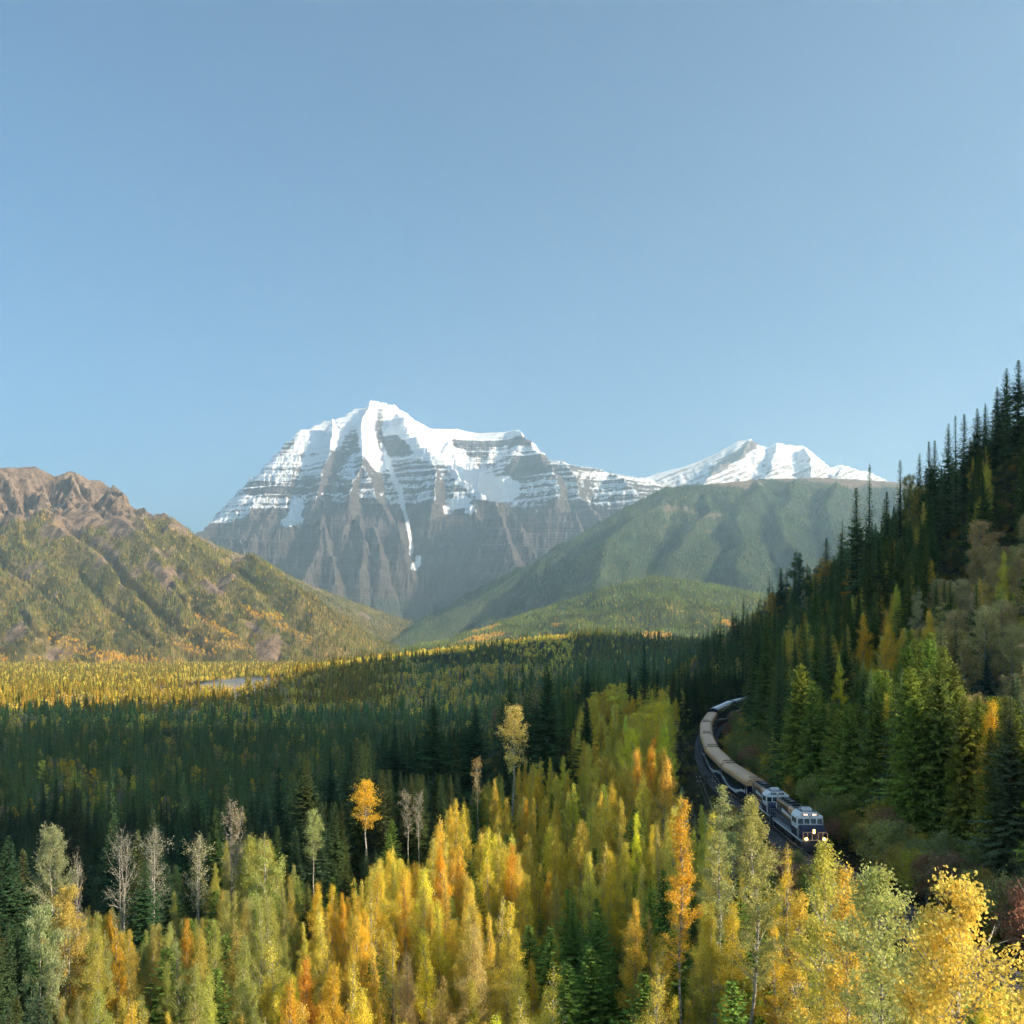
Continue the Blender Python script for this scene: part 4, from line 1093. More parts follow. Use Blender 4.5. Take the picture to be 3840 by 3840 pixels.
# the valley side
B_ = 'big'
for px, py, D, hw, kd, var, col, lab in [
        (2055, 2490, 225, 125, B_, 0, (.045, .080, .028), 'huge dark spruce with ragged layered branches standing above the golden trees'),
        (1625, 2620, 225, 120, B_, 1, (.045, .085, .030), 'large broad spruce left of the white-trunked gold tree line'),
        (1785, 2635, 235, 110, B_, 0, (.040, .080, .032), 'large spruce between the two biggest dark spruces'),
        (1480, 2720, 235, 90, 'spruce', 0, (.042, .080, .035), 'tall spruce left of the big broad spruce'),
        (1910, 2600, 290, 62, 'spruce', 2, (.045, .080, .035), 'slim dark spruce behind the gap left of the huge spruce'),
        (2415, 2398, 330, 36, 'spruce', 1, (.035, .065, .030), 'dark spruce poking above the golden trees near the bend'),
        (2205, 2480, 330, 40, 'spruce', 0, (.040, .070, .030), 'small dark spruce right of the huge ragged spruce'),
        (417, 2875, 235, 70, 'spruce', 4, (.045, .075, .030), 'tallest spruce of the left dark stand'),
        (690, 2900, 235, 60, 'spruce', 2, (.045, .080, .032), 'spruce with light tip right of the tallest on the left'),
        (1045, 2855, 230, 75, 'spruce', 4, (.042, .075, .035), 'big spruce above the small white-trunked tree'),
        (1240, 2800, 250, 55, 'spruce', 0, (.045, .080, .035), 'dense spruce between the big left spruce and the gold topped tree'),
        (30, 3130, 105, 120, 'spruce', 2, (.040, .072, .030), 'dark conifer filling the left edge of the photo'),
        (540, 3230, 118, 95, 'spruce', 0, (.040, .080, .030), 'dark spruce standing in front of the leafless white trees'),
        (1372, 2940, 165, 60, 'lollipop', 0, (.74, .43, .04), 'golden round-topped birch on a tall bare white trunk'),
        (1175, 3050, 150, 42, 'lollipop', 0, (.36, .36, .12), 'small pale green birch on a thin white trunk'),
        (1530, 2985, 160, 36, 'bare', 1, (.36, .28, .16), 'nearly leafless birch with a thin pale trunk and brownish top'),
        (1575, 2990, 158, 30, 'bare', 1, (.34, .26, .18), 'nearly leafless birch with a bright white leaning trunk'),
        (1925, 2665, 190, 62, 'lollipop', 0, (.62, .44, .12), 'pale gold birch with white trunk between the big spruce and yellow stand'),
        (1795, 2860, 180, 30, 'bare', 1, (.46, .30, .10), 'thin bare birch with a few leaves above the yellow stand'),
        (460, 3125, 128, 75, 'bare', 0, (.30, .27, .16), 'leafless tree with white limbs, left of the front dark spruce'),
        (565, 3120, 130, 75, 'bare', 2, (.30, .26, .16), 'leafless tree with fanned white limbs, right of the front dark spruce'),
        (735, 3145, 132, 62, 'bare', 2, (.42, .36, .17), 'thin-leaved pale round tree amid dark spruces'),
        (866, 3012, 155, 48, 'bare', 2, (.44, .32, .18), 'rounded half-bare reddish tree before the dark spruces'),
        (180, 3110, 118, 95, 'broad', 0, (.30, .28, .13), 'dull olive cottonwood with a twin top at the left'),
        (290, 3210, 112, 36, 'bare', 0, (.35, .28, .16), 'leafless white-stemmed tree beside the olive cottonwood'),
        (250, 3340, 100, 95, 'broad', 1, (.50, .34, .08), 'wide golden-brown crown at the lower left'),
        (450, 3440, 92, 62, 'broad', 2, (.56, .31, .03), 'orange-brown rounded tree right of the wide golden-brown crown'),
        (150, 3410, 90, 75, 'broad', 1, (.34, .34, .15), 'grey-green tree below the wide golden-brown crown'),
        (985, 3120, 122, 80, 'broad', 2, (.40, .38, .10), 'yellow-green twin-topped cottonwood at the left end of the young stand')]:
    hero(kd, px, py, D, hw, col, lab, var)
# big leaved cottonwoods close to the camera
FRONTP = {}
for nm, px, py, D, hw, nl, leaf, col, lab, sd in [
        ('front', 3640, 3340, 26, 520, 24000, .115, (.86, .60, .12), 'bright yellow cottonwood with big leaves in the lower right corner', 1),
        ('front', 3290, 3265, 40, 300, 20000, .115, (.56, .52, .16), 'grey-green cottonwood between the two yellow ones at the lower right', 2),
        ('front', 3082, 3160, 52, 165, 15000, .125, (.66, .55, .11), 'yellow-green cottonwood whose top leaves cover the front of the first locomotive', 3),
        ('front', 2795, 2990, 74, 120, 13000, .13, (.52, .44, .13), 'greenish cottonwood rising in front of the second locomotive', 4),
        ('front', 2700, 2945, 84, 85, 8000, .13, (.44, .42, .15), 'grey-green leafy top standing before the first coach', 5),
        ('front', 2560, 2990, 80, 80, 9000, .13, (.80, .46, .05), 'orange-gold poplar in front of the utility pole', 6),
        ('front', 3440, 3440, 33, 280, 14000, .12, (.64, .54, .16), 'pale yellow-green cottonwood low beside the corner tree', 7),
        ('front', 3190, 3265, 45, 170, 12000, .12, (.84, .56, .09), 'golden cottonwood hiding the rails ahead of the first locomotive', 9),
        ('front', 3540, 3460, 29, 230, 9000, .115, (.66, .52, .12), 'olive-gold cottonwood top squeezed left behind the corner tree', 10),
        ('front', 2960, 3330, 56, 120, 9000, .125, (.74, .50, .08), 'golden cottonwood below left of the locomotive front', 8)]:
    p = P(px, py, D); g = float(ground_z(p[0], p[1])) - .3; H = p[2] - g; R = hw / F * D
    cut = max(0.0, 1 - 17.0 / H)
    PROTO['front%d' % sd] = [(H, R, *gen_broadleaf(700 + sd, H, R, max(.12, 1 - 15.0 / H), 110, nl, leaf, .70, 'egg', .12, 1, .5, True, .16))]
    add_tree('front%d' % sd, p[0], p[1], H, R, np.array(col) * (1.12, 1.2, 1.3), rr, lab, 0, g, 'front')
    TREES[-1]['must'] = True

# the rest of the near forest, on a jittered lattice
def near_forest():
    r = np.random.default_rng(12)
    hx = np.array([(t['x'], t['y'], t['R']) for t in TREES])
    for y0, y1, sp in ((48, 140, 2.8), (140, 260, 3.6), (260, 432, 4.8)):
        ys = np.arange(y0, y1, sp)
        for yy in ys:
            for xx in np.arange(-.60 * yy - 4, .572 * yy + 2, sp):
                x = xx + r.uniform(-.45, .45) * sp; y = yy + r.uniform(-.45, .45) * sp
                if y < 432: NEARC.append((x, y))
NEARC = []
near_forest()
NC = np.array(NEARC); NZ = ground_z(NC[:, 0], NC[:, 1]); ND, _ = trk_dist(NC[:, 0], NC[:, 1])
r = np.random.default_rng(13)
hx = np.array([(t['x'], t['y'], t['R']) for t in TREES])
cnt = 0
HEROES = [(t['px'], t['py'], t['y'], t['R'] / t['y'] * F, (.62 if t['kind'] in ('lollipop', 'bare', 'big') else .42) * t['H'] / t['y'] * F) for t in TREES if t['kind'] != 'thin']
SHRUB_COL = np.array([(.62, .46, .10), (.46, .42, .12), (.72, .54, .08), (.40, .40, .14), (.50, .27, .15)])
CEILD = np.array([(-300, 3350), (550, 3400), (650, 3300), (800, 3200), (870, 3120), (1000, 3120), (1060, 3200), (1200, 3300), (1300, 3300), (1450, 3170), (1620, 3060), (1700, 2980), (1850, 2900), (1950, 2860), (2130, 2800), (2170, 2640), (2250, 2580), (2380, 2470), (2560, 2470)], float)
for (x, y), z, d in zip(NC, NZ, ND):
    if -8.5 < d < 4.6 and not (-8.5 < d < -3.8 and y < 150 and r.random() < .7): continue
    if y < 40: continue
    pxc, pyc = px_of(x, y, z + 10)
    if pxc < -260 or pxc > 4150: continue
    if pyc - 10 / y * F > 4300: continue
    c = code_at(pxc, pyc, r)
    if 4.6 <= d < (7.5 if y < 180 else 11) and y < 320: c = 'b'
    if 7.5 <= d < 17 and 70 < y < 175: c = r.choice(['C', 'C', 'C', 'C', 's', 'S', 'Y'])
    if c == '.': c = 'S'
    kind, cols = CODE[c]
    if 0 < d < 11 and 84 < y < 132: c = 'b'; kind = 'shrub'
    if -8.5 < d < 0: c = 'b'; kind = 'shrub'
    if c == 'b': cols = SHRUB_COL
    if c in 'gB' and d < 0: kind = 'aspen' if r.random() < .75 else kind
    col = pick_col(cols, 1, r)[0]
    if d > 13 and c in 'YOG' and r.random() < .2: kind, col = 'spruce', pick_col(CON, 1, r)[0]
    if d > 17 and kind == 'spruce' and y < 420 and r.random() < .26: kind = 'aspen'; col = pick_col(GOLD, 1, r)[0]
    if d < -8.5 and c == 'G' and pxc < 1150 and kind != 'young': col = pick_col(np.array([(.50, .46, .11), (.58, .48, .10), (.44, .44, .12)]), 1, r)[0]
    if d < -8.5 and c in 'YO' and pxc < 1000 and r.random() < .55: col = pick_col(np.array([(.46, .44, .11), (.54, .47, .10), (.40, .42, .12)]), 1, r)[0]
    if d < -8.5 and c in 'Y' and r.random() < .22: col = pick_col(GREENG, 1, r)[0]
    if d < 0 and c in 'YG' and r.random() < .14: kind = 'young'; col = np.array((.15, .23, .045))
    if c == 'C' and d < 0: kind = 'young' if r.random() < .7 else 'spruce'; col = np.array((.15, .24, .045)) * r.uniform(.8, 1.2)
    if c == 'C' and d > 0 and r.random() < .12: kind = 'spruce'; col = pick_col(CODE['s'][1], 1, r)[0]
    if d < 0 and y > 185 and kind == 'aspen':
        if r.random() < .22: kind = 'broad'
        elif r.random() < .05: kind = 'spruce'; col = pick_col(CON, 1, r)[0]
    H = {'spruce': r.uniform(19, 28), 'cedar': r.uniform(15, 23), 'aspen': r.uniform(9, 18.5), 'broad': r.uniform(14, 19), 'shrub': r.uniform(2.5, 5.5), 'young': r.uniform(7, 14)}[kind]
    if d > 0 and kind == 'aspen': H *= 1.1
    if kind == 'spruce' and d < 0 and c == 'C': H = r.uniform(9, 15)
    if kind == 'shrub' and d > 9: H *= 1.15
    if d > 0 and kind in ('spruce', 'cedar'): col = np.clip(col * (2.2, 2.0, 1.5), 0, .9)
    # thin the larger kinds
    HT = H
    prob = {'spruce': .62, 'cedar': .95, 'aspen': .88, 'broad': .50, 'shrub': .95, 'young': .8}[kind]
    if 260 < y: prob = min(1, prob * 1.25)
    if y < 140 and kind in ('spruce', 'broad'): prob *= .55
    if d > 20 and y < 140 and kind == 'broad' and r.random() < .6: kind = 'spruce'; col = pick_col(CON, 1, r)[0]; H = r.uniform(18, 26)
    if r.random() > prob: continue
    if kind == 'aspen' and y < 125: kind = 'near'
    Rw = {'spruce': 3.4, 'cedar': 3.6, 'aspen': 1.9, 'near': 1.9, 'broad': 3.6, 'shrub': 1.6, 'young': 2.0}[kind] * H / {'spruce': 26, 'cedar': 21, 'aspen': 17, 'near': 17, 'broad': 21, 'shrub': 4, 'young': 10}[kind]
    if kind != 'shrub' and np.any(np.hypot(hx[:, 0] - x, hx[:, 1] - y) < hx[:, 2] * .8 + Rw * .35): continue
    px, py = px_of(x, y, z + H); wpx = Rw / y * F
    if d < 0:
        q_ = CEIL if kind in ('spruce', 'young') else CEILD
        lim = np.interp(px, q_[:, 0], q_[:, 1])
        if py < lim:
            if kind not in ('spruce', 'young') and py < lim - 260: kind = 'spruce'; col = pick_col(CON, 1, r)[0]; lim = np.interp(px, CEIL[:, 0], CEIL[:, 1])
            H2 = (HOR - lim - r.uniform(0, 60)) / F * y - z
            if H2 < H * .55: continue
            H = H2; py = px_of(x, y, z + H)[1]
        if blocks_train(px, py, wpx * .7, y):
            H2 = H * .55
            px, py = px_of(x, y, z + H2)
            if H2 < 3.5 or blocks_train(px, py, wpx * .7, y): continue
            H = H2
    else:
        lim = np.interp(px, SKYL[:, 0], SKYL[:, 1])
        if py < lim + 15:
            H2 = (HOR - lim - 15 - r.uniform(0, 50)) / F * y - z
            if H2 < H * .5: continue
            H = H2
        if y < 108 and px - wpx * .6 < 3900 and px_of(x, y, z)[0] - wpx < np.interp(y, [45, 60, 90, 108], [4600, 4200, 3395, 3160]) + 25: continue
    # leave the trees that stand out in view
    px, py = px_of(x, y, z + H); bad = False
    for (hpx, hpy, hy, hR, hHp) in HEROES:
        if y < hy - 1 and abs(px - hpx) < (wpx * .45 + hR * .75) and py < hpy + hHp:
            H = (HOR - hpy - hHp) / F * y - z; py = hpy + hHp
    if H < HT * .42 and kind != 'shrub' or H < 2: continue
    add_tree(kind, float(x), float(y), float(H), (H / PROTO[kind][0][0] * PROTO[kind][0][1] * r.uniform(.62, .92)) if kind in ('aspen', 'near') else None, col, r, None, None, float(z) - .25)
    cnt += 1
print('near trees', len(TREES))

# which trees show largest: paint them far to near into a small buffer
NB = 640; buf = np.full((NB, NB), -1, int); scl_ = NB / 3840.0
for i in sorted(range(len(TREES)), key=lambda i: -TREES[i]['y']):
    t = TREES[i]; x = t['px'] * scl_; y0 = t['py'] * scl_; y1 = (HOR - t['z'] / t['y'] * F) * scl_; w = t['R'] / t['y'] * F * scl_
    a, b = int(max(0, y0)), int(min(NB - 1, y1))
    con = t['kind'] in ('spruce', 'cedar', 'big', 'thin', 'young')
    for yy in range(a, b + 1):
        q = (yy - y0) / max(1, y1 - y0)
        hw = w * (min(1, q * 1.25 + .04) if con else math.sin(min(1, q * .8 + .15) * 3.14) * .9 * (q < .85) + .02)
        l, rt = int(max(0, x - hw)), int(min(NB - 1, x + hw))
        if rt >= l and rt >= 0 and l < NB: buf[yy, l:rt + 1] = i
vis = np.bincount(buf[buf >= 0], minlength=len(TREES))
FAM = {'spruce': 'spruce', 'thin': 'spruce', 'big': 'spruce', 'young': 'spruce', 'cedar': 'cedar', 'aspen': 'aspen', 'near': 'aspen', 'broad': 'cottonwood', 'bare': 'birch', 'lollipop': 'birch', 'shrub': 'shrub', 'front': 'cottonwood'}
LIMIT = {'spruce': 296, 'cedar': 200, 'aspen': 298, 'cottonwood': 150, 'birch': 60, 'shrub': 160}
chosen = set(); seen = {}
for i in sorted(range(len(TREES)), key=lambda i: (-(TREES[i]['label'] is not None), -vis[i])):
    t = TREES[i]; f = FAM[t['key']]
    if vis[i] < 3 and t['label'] is None: continue
    if seen.get(f, 0) < LIMIT[f]: seen[f] = seen.get(f, 0) + 1; chosen.add(i)
print('single trees', seen)
NAME = {'spruce': 'spruce_tree', 'cedar': 'cedar_tree', 'aspen': 'aspen_tree', 'cottonwood': 'cottonwood_tree', 'birch': 'birch_tree', 'shrub': 'shrub'}
def colour_word(t):
    c = t['col']; f = FAM[t['key']]
    if f in ('spruce', 'cedar'):
        return 'blue-green' if c[2] > c[0] * .95 else ('bright green' if c[1] > .115 else ('dark green' if c[1] < .085 else 'green'))
    if c[0] < .25: return 'dull brown'
    if c[0] < .45: return 'olive' if c[1] > c[0] * .85 else 'brown'
    if c[1] > c[0] * .75: return 'yellow-green'
    if c[1] < c[0] * .55: return 'orange'
    return 'bright gold' if c[0] > .74 else 'golden'
def place_word(t):
    x, y = t['x'], t['y']; d = float(trk_dist(np.array([x]), np.array([y]))[0][0]); px, py = t['px'], t['py']
    if d > 0:
        if d < 14: return 'on the bank beside the ' + ('coaches' if y > 150 else ('locomotives' if y > 114 else 'empty track ahead'))
        if py < 1900: return 'high on the hill near its skyline'
        if py < 2300: return 'on the upper hillside' + (' under the skyline' if px < 3300 else ' near the tan cottonwoods')
        if y > 230: return 'on the hillside behind the last coaches'
        if y > 150: return 'on the hillside above the coaches'
        if y > 110: return 'on the hillside above the locomotives'
        return 'on the hillside above the empty track at the right'
    if px > 2500 and y > 150: return 'on the slope between the golden stand and the track'
    if y > 260: return 'on the terrace near the bend of the track' if px > 1950 else 'in the dark valley stand behind the big spruces'
    if px > 2600: return 'close below the train in the foreground'
    if px > 2050: return ('in the upper golden stand left of the utility poles' if py < 2950 else ('in the golden stand left of the locomotives' if py < 3350 else 'among green young spruces at the bottom'))
    if px > 1350: return ('on the upper edge of the golden stand by the big spruces' if py < 3100 else ('in the middle of the golden stand' if py < 3450 else 'at the bottom of the golden stand'))
    if px > 750: return ('in the dark stand below the white-trunked trees' if py < 3100 else 'in the yellow-green stand left of the golden trees')
    return 'in the dark stand around the leafless trees' if py < 3300 else 'in the lower left corner stand'
MARKS = [(2055, 2650, 'the huge ragged spruce'), (1625, 2800, 'the large broad spruce'), (1372, 3050, 'the white-trunked gold birch'), (1175, 3150, 'the pale green birch'), (500, 3250, 'the leafless white trees'),
         (735, 3230, 'the pale round tree'), (866, 3100, 'the half-bare reddish tree'), (180, 3250, 'the olive cottonwood'), (250, 3450, 'the wide golden-brown crown'), (450, 3540, 'the orange-brown round tree'),
         (985, 3300, 'the twin-topped cottonwood'), (2650, 3000, 'the nearer utility pole'), (2560, 2850, 'the farther utility pole'), (2700, 2700, 'the last bronze coaches'), (2830, 2900, 'the first coach'),
         (3040, 3080, 'the leading locomotive'), (3200, 3300, 'the empty track'), (3640, 3500, 'the yellow corner cottonwood'), (3290, 3450, 'the grey-green cottonwood'), (3570, 2250, 'the big brown cottonwood'),
         (3260, 1850, 'the thin skyline spruce'), (3500, 1720, 'the twin skyline spruces'), (3800, 1450, 'the highest skyline spruce'), (3100, 2200, 'the ochre hillside aspen'), (3240, 2400, 'the bright golden hillside tree'),
         (3150, 2550, 'the narrow yellow hillside tree'), (2900, 2300, 'the orange tree at the hill foot'), (3700, 2600, 'the blue-green spruce'), (2415, 2450, 'the spruce near the bend'), (1925, 2750, 'the pale gold birch'),
         (2540, 3100, 'the orange-gold poplar'), (1600, 3100, 'the thin bare birches'), (420, 3000, 'the tallest left spruce'), (1045, 2980, 'the big left spruce'), (3780, 2050, 'the tan edge cottonwood')]
ORD = ['', 'second', 'third', 'fourth', 'fifth', 'sixth', 'seventh', 'eighth', 'ninth', 'tenth', 'eleventh', 'twelfth', 'thirteenth', 'fourteenth', 'fifteenth', 'sixteenth', 'seventeenth', 'eighteenth', 'nineteenth', 'twentieth']
def near_word(t):
    mx, my = t['px'], t['py'] + .35 * t['H'] / t['y'] * F
    d, n, ax, ay = min((math.hypot(mx - a, my - b), nm, mx - a, my - b) for a, b, nm in MARKS)
    if d > 330: return place_word(t)
    if abs(ax) > abs(ay) * .8: return ('just ' if d < 130 else '') + ('right of ' if ax > 0 else 'left of ') + n
    return ('just ' if d < 130 else '') + ('below ' if ay > 0 else 'above ') + n
SIZES = {'spruce': (22, 15), 'cedar': (20, 14), 'aspen': (15.5, 12), 'cottonwood': (20, 14), 'birch': (18, 10), 'shrub': (4.5, 3)}
KINDW = {'spruce': 'spruce', 'cedar': 'feathery cedar', 'aspen': 'narrow aspen', 'cottonwood': 'round cottonwood', 'birch': 'birch', 'shrub': 'bush'}
groups_ = {}
for i in chosen:
    t = TREES[i]; f = FAM[t['key']]; tall = SIZES[f]
    if t['label'] is None:
        sz = 'tall ' if t['H'] > tall[0] else ('small ' if t['H'] < tall[1] else '')
        t['auto'] = sz + colour_word(t) + ' ' + KINDW[f] + ' ' + near_word(t)
        groups_.setdefault(t['auto'], []).append(t)
for lab, ts in groups_.items():
    ts.sort(key=lambda t: t['px'])
    for k, t in enumerate(ts):
        if len(ts) == 1: t['label'] = lab
        elif k == 0: t['label'] = lab + ', leftmost'
        elif k == len(ts) - 1: t['label'] = lab + ', rightmost'
        elif k < 20: t['label'] = lab + ', ' + ORD[k] + ' from left'
        else: t['label'] = lab
for i in chosen:
    t = TREES[i]
    for a_, b_ in (('just ', ''), ('round-crowned ', ''), ('narrow ', ''), ('feathery ', ''), ('bright ', ''), (' from left', ' one'), ('tall ', '')):
        if len(t['label'].split()) > 16: t['label'] = t['label'].replace(a_, b_, 1)
def make_tree(t):
    f = FAM[t['key']]; nm = NAME[f]; pr = PROTO[t['kind']][t['var']]
    e = bpy.data.objects.new(nm, None); link(e); e.empty_display_size = 1
    e.location = (t['x'], t['y'], t['z']); e.rotation_euler = (0, 0, t['rot']); e.scale = (t['sx'], t['sx'], t['sz'])
    tr = link(bpy.data.objects.new('trunk', pr[2]), e); cr = link(bpy.data.objects.new('crown', pr[3]), e)
    for o in (tr, cr): o['tcol'] = [float(v) for v in t['col']]
    grp = {'spruce': 'spruces', 'cedar': 'cedars on the hillside', 'aspen': 'aspens in autumn colour', 'cottonwood': 'cottonwoods', 'birch': 'birches with pale trunks', 'shrub': 'bushes along the track'}[f]
    tag(e, t['label'], 'bush' if f == 'shrub' else 'tree', grp)
for i in sorted(chosen): make_tree(TREES[i])
mass = {}
for i, t in enumerate(TREES):
    if i not in chosen: mass.setdefault(t['kind'], []).append(t)
for k, ts in mass.items():
    con = k in ('spruce', 'cedar', 'young', 'thin', 'big')
    nm = {'spruce': 'spruce_wood', 'cedar': 'cedar_wood', 'young': 'young_spruce_wood', 'aspen': 'aspen_wood', 'near': 'near_aspen_wood', 'broad': 'cottonwood_wood', 'shrub': 'undergrowth_shrubs'}.get(k, 'wood')
    lb = {'spruce': 'dark spruces filling the gaps between the nearer spruces', 'cedar': 'further green cedars behind the nearer ones on the hillside', 'young': 'young green spruces under the golden aspens',
          'aspen': 'further golden aspens behind the nearer ones', 'near': 'golden aspens hidden between the nearest ones', 'broad': 'further brown cottonwoods on the slope', 'shrub': 'low bushes thronging the bank of the track'}.get(k, 'mass of autumn trees')
    o = scatter(nm, hij(k), np.array([(t['x'], t['y'], t['z']) for t in ts]), np.array([t['rot'] for t in ts]), np.array([(t['sx'], t['sx'], t['sz']) for t in ts]),
                np.array([t['var'] for t in ts]), np.array([t['col'] for t in ts]))
    tag(o, lb, 'forest', kind='stuff')
# undergrowth covering the forest floor close by
r = np.random.default_rng(14)
n = 9000
y = np.sqrt(r.uniform(38 ** 2, 300 ** 2, n)); x = y * r.uniform(-.58, .58, n); z = ground_z(x, y); d, _ = trk_dist(x, y)
k = (d < -3.6) | (d > 3.3); k &= ~((np.abs(d) < 9) & (r.random(n) < .3))
x, y, z, d = x[k], y[k], z[k], d[k]; n = len(x)
H = r.uniform(.8, 2.2, n) * np.where(np.abs(d) < 10, .6, 1)
col = pick_col(np.array([(.20, .20, .05), (.32, .26, .06), (.14, .17, .04), (.46, .32, .06)]), n, r, .2)
o = scatter('undergrowth', hij('shrub'), np.stack([x, y, z - .2], -1), r.uniform(0, 6.28, n), np.stack([H / 4 * 1.5, H / 4 * 1.5, H / 4], -1), r.integers(0, 3, n), col)
tag(o, 'dark low undergrowth covering the ground beneath the near trees', 'undergrowth', kind='stuff')

# ------------------------------------------------------------------ railway: bed, rails, sleepers
def mat_plain(name, col, rough=.6, metal=0.0, grime=.25, spec=.4, emit=None, estr=1.0, sc=(2, 2, 2)):
    m, nt = new_mat(name); T = NT(nt)
    n = T.noise(T.scaled_pos(sc), 1.0, 5, .6)
    c = T.mix(T.math('MULTIPLY', T.ramp(n, .42, .72), grime), col, tuple(v * .35 + .02 for v in col))
    kw = dict(spec=spec, metal=metal)
    if emit: kw.update(emit=emit, estr=estr)
    T.out(principled(T, c, rough, **kw).outputs[0]); return m
M_NAVY = mat_plain('navy_paint', (.010, .020, .075), .28, spec=.5, grime=.15)
M_NAVYD = mat_plain('dark_navy_paint', (.008, .014, .035), .35, grime=.2)
M_WHITE = mat_plain('white_paint', (.90, .90, .90), .35, grime=.12)
M_BRONZE = mat_plain('bronze_roof_paint', (.88, .47, .24), .42, metal=.08, grime=.25, sc=(.6, .6, .6))
M_BRONZED = mat_plain('dark_bronze_trim', (.30, .16, .07), .4, metal=.4)
M_ROOFG = mat_plain('grey_roof_paint', (.16, .18, .20), .55)
M_BLACK = mat_plain('black_steel', (.018, .018, .020), .6)
M_STEEL = mat_plain('pale_steel', (.42, .42, .42), .45, metal=.3)
M_GREYP = mat_plain('silver_grey_paint', (.30, .33, .35), .4)
M_GLASS = mat_plain('dark_window_glass', (.012, .020, .022), .06, grime=0, spec=.6)
M_GOLD = mat_plain('gold_lettering', (.60, .36, .10), .4, grime=.1)
M_LAMP = mat_plain('lit_headlamp', (1, .8, .4), .4, grime=0, emit=(1.0, .72, .30), estr=14.0)
M_GLOW = mat_plain('lit_reflector', (1, .7, .2), .4, grime=0, emit=(1.0, .48, .06), estr=.42)
M_NUMLIT = mat_plain('lit_number', (1, .8, .7), .5, grime=0, emit=(1.0, .55, .40), estr=2.2)
M_NUMDIM = mat_plain('number_white', (.60, .66, .66), .5, grime=0)
M_RAIL = mat_plain('rail_steel', (.30, .25, .22), .35, metal=.6)
M_SLEEPER = mat_plain('weathered_sleeper_wood', (.10, .085, .075), .9, grime=.4)
M_POLE = mat_plain('weathered_pole_wood', (.055, .045, .038), .9)
def mat_ballast():
    m, nt = new_mat('ballast'); T = NT(nt); pos = T.scaled_pos((1, 1, 1))
    n = T.noise(pos, 6.0, 5, .7); n2 = T.noise(pos, .4, 3)
    c = T.mix(T.ramp(n, .35, .65), (.055, .055, .06), (.20, .20, .21)); c = T.mix(T.math('MULTIPLY', n2, .5), c, (.07, .06, .05))
    T.out(principled(T, c, .95, T.bump(n, .8, .08), spec=.1).outputs[0]); return m
M_BALLAST = mat_ballast()

def sweep(name, prof, s0, s1, step, mat, smooth=False):
    """prof: list of (offset to the right, height above rail top)"""
    S = np.arange(s0, s1, step); k = len(prof); V = []
    for s in S:
        p = trk_at(s); q = trk_at(s + .5); d = (q - p)[:2]; d /= np.linalg.norm(d); rt = np.array([d[1], -d[0]])
        for o, h in prof: V.append((p[0] + rt[0] * o, p[1] + rt[1] * o, p[2] + h))
    i = np.arange(len(S) * k).reshape(len(S), k)
    f = np.stack([i[:-1, :-1], i[:-1, 1:], i[1:, 1:], i[1:, :-1]], -1).reshape(-1, 4)
    return np_mesh(name, V, f, [mat], smooth=smooth)
bed = tag(link(bpy.data.objects.new('track_bed', sweep('track_bed', [(-3.8, -1.5), (-2.1, -.34), (-1.5, -.22), (1.5, -.22), (2.1, -.34), (3.3, -1.0)], 60, float(TRKL[-1]) - 420, 2.5, M_BALLAST))), kind='structure')
track = bpy.data.objects.new('railway_track', None); link(track); tag(track, kind='structure')
for sd in (-1, 1):
    c = .7175 * sd + .035 * sd
    me = sweep('rail', [(c - .07, -.17), (c - .035, -.14), (c - .035, 0), (c + .035, 0), (c + .035, -.14), (c + .07, -.17)], 90, 480, 1.5, M_RAIL)
    link(bpy.data.objects.new('rail', me), track)
sl = np_mesh('sleeper', [(x, y, z) for z in (-.30, -.165) for y in (-.115, .115) for x in (-1.28, 1.28)],
             np.array([(0, 2, 3, 1), (4, 5, 7, 6), (0, 1, 5, 4), (2, 6, 7, 3), (0, 4, 6, 2), (1, 3, 7, 5)]), [M_SLEEPER])
s_a = trk_s_of_y(55); s_b = trk_s_of_y(118); s_c = trk_s_of_y(320)
rs = np.random.default_rng(5); SV = []; SF = []
for s in np.arange(s_a, s_c, .56):
    p = trk_at(s); q = trk_at(s + .4); a = math.atan2(q[1] - p[1], q[0] - p[0]) - math.pi / 2 + rs.normal(0, .012)
    if s < s_b:
        o = link(bpy.data.objects.new('sleeper', sl), track); o.location = p; o.rotation_euler = (0, 0, a)
    else:
        ca, sa = math.cos(a), math.sin(a)
        n0 = len(SV)
        for z in (-.30, -.165):
            for y in (-.115, .115):
                for x in (-1.28, 1.28): SV.append((p[0] + x * ca - y * sa, p[1] + x * sa + y * ca, p[2] + z))
        SF += [[n0 + k for k in q4] for q4 in ((0, 2, 3, 1), (4, 5, 7, 6), (0, 1, 5, 4), (2, 6, 7, 3), (0, 4, 6, 2), (1, 3, 7, 5))]
so = link(bpy.data.objects.new('far_sleepers', np_mesh('far_sleepers', SV, np.array(SF), [M_SLEEPER])), track); so['kind'] = 'stuff'

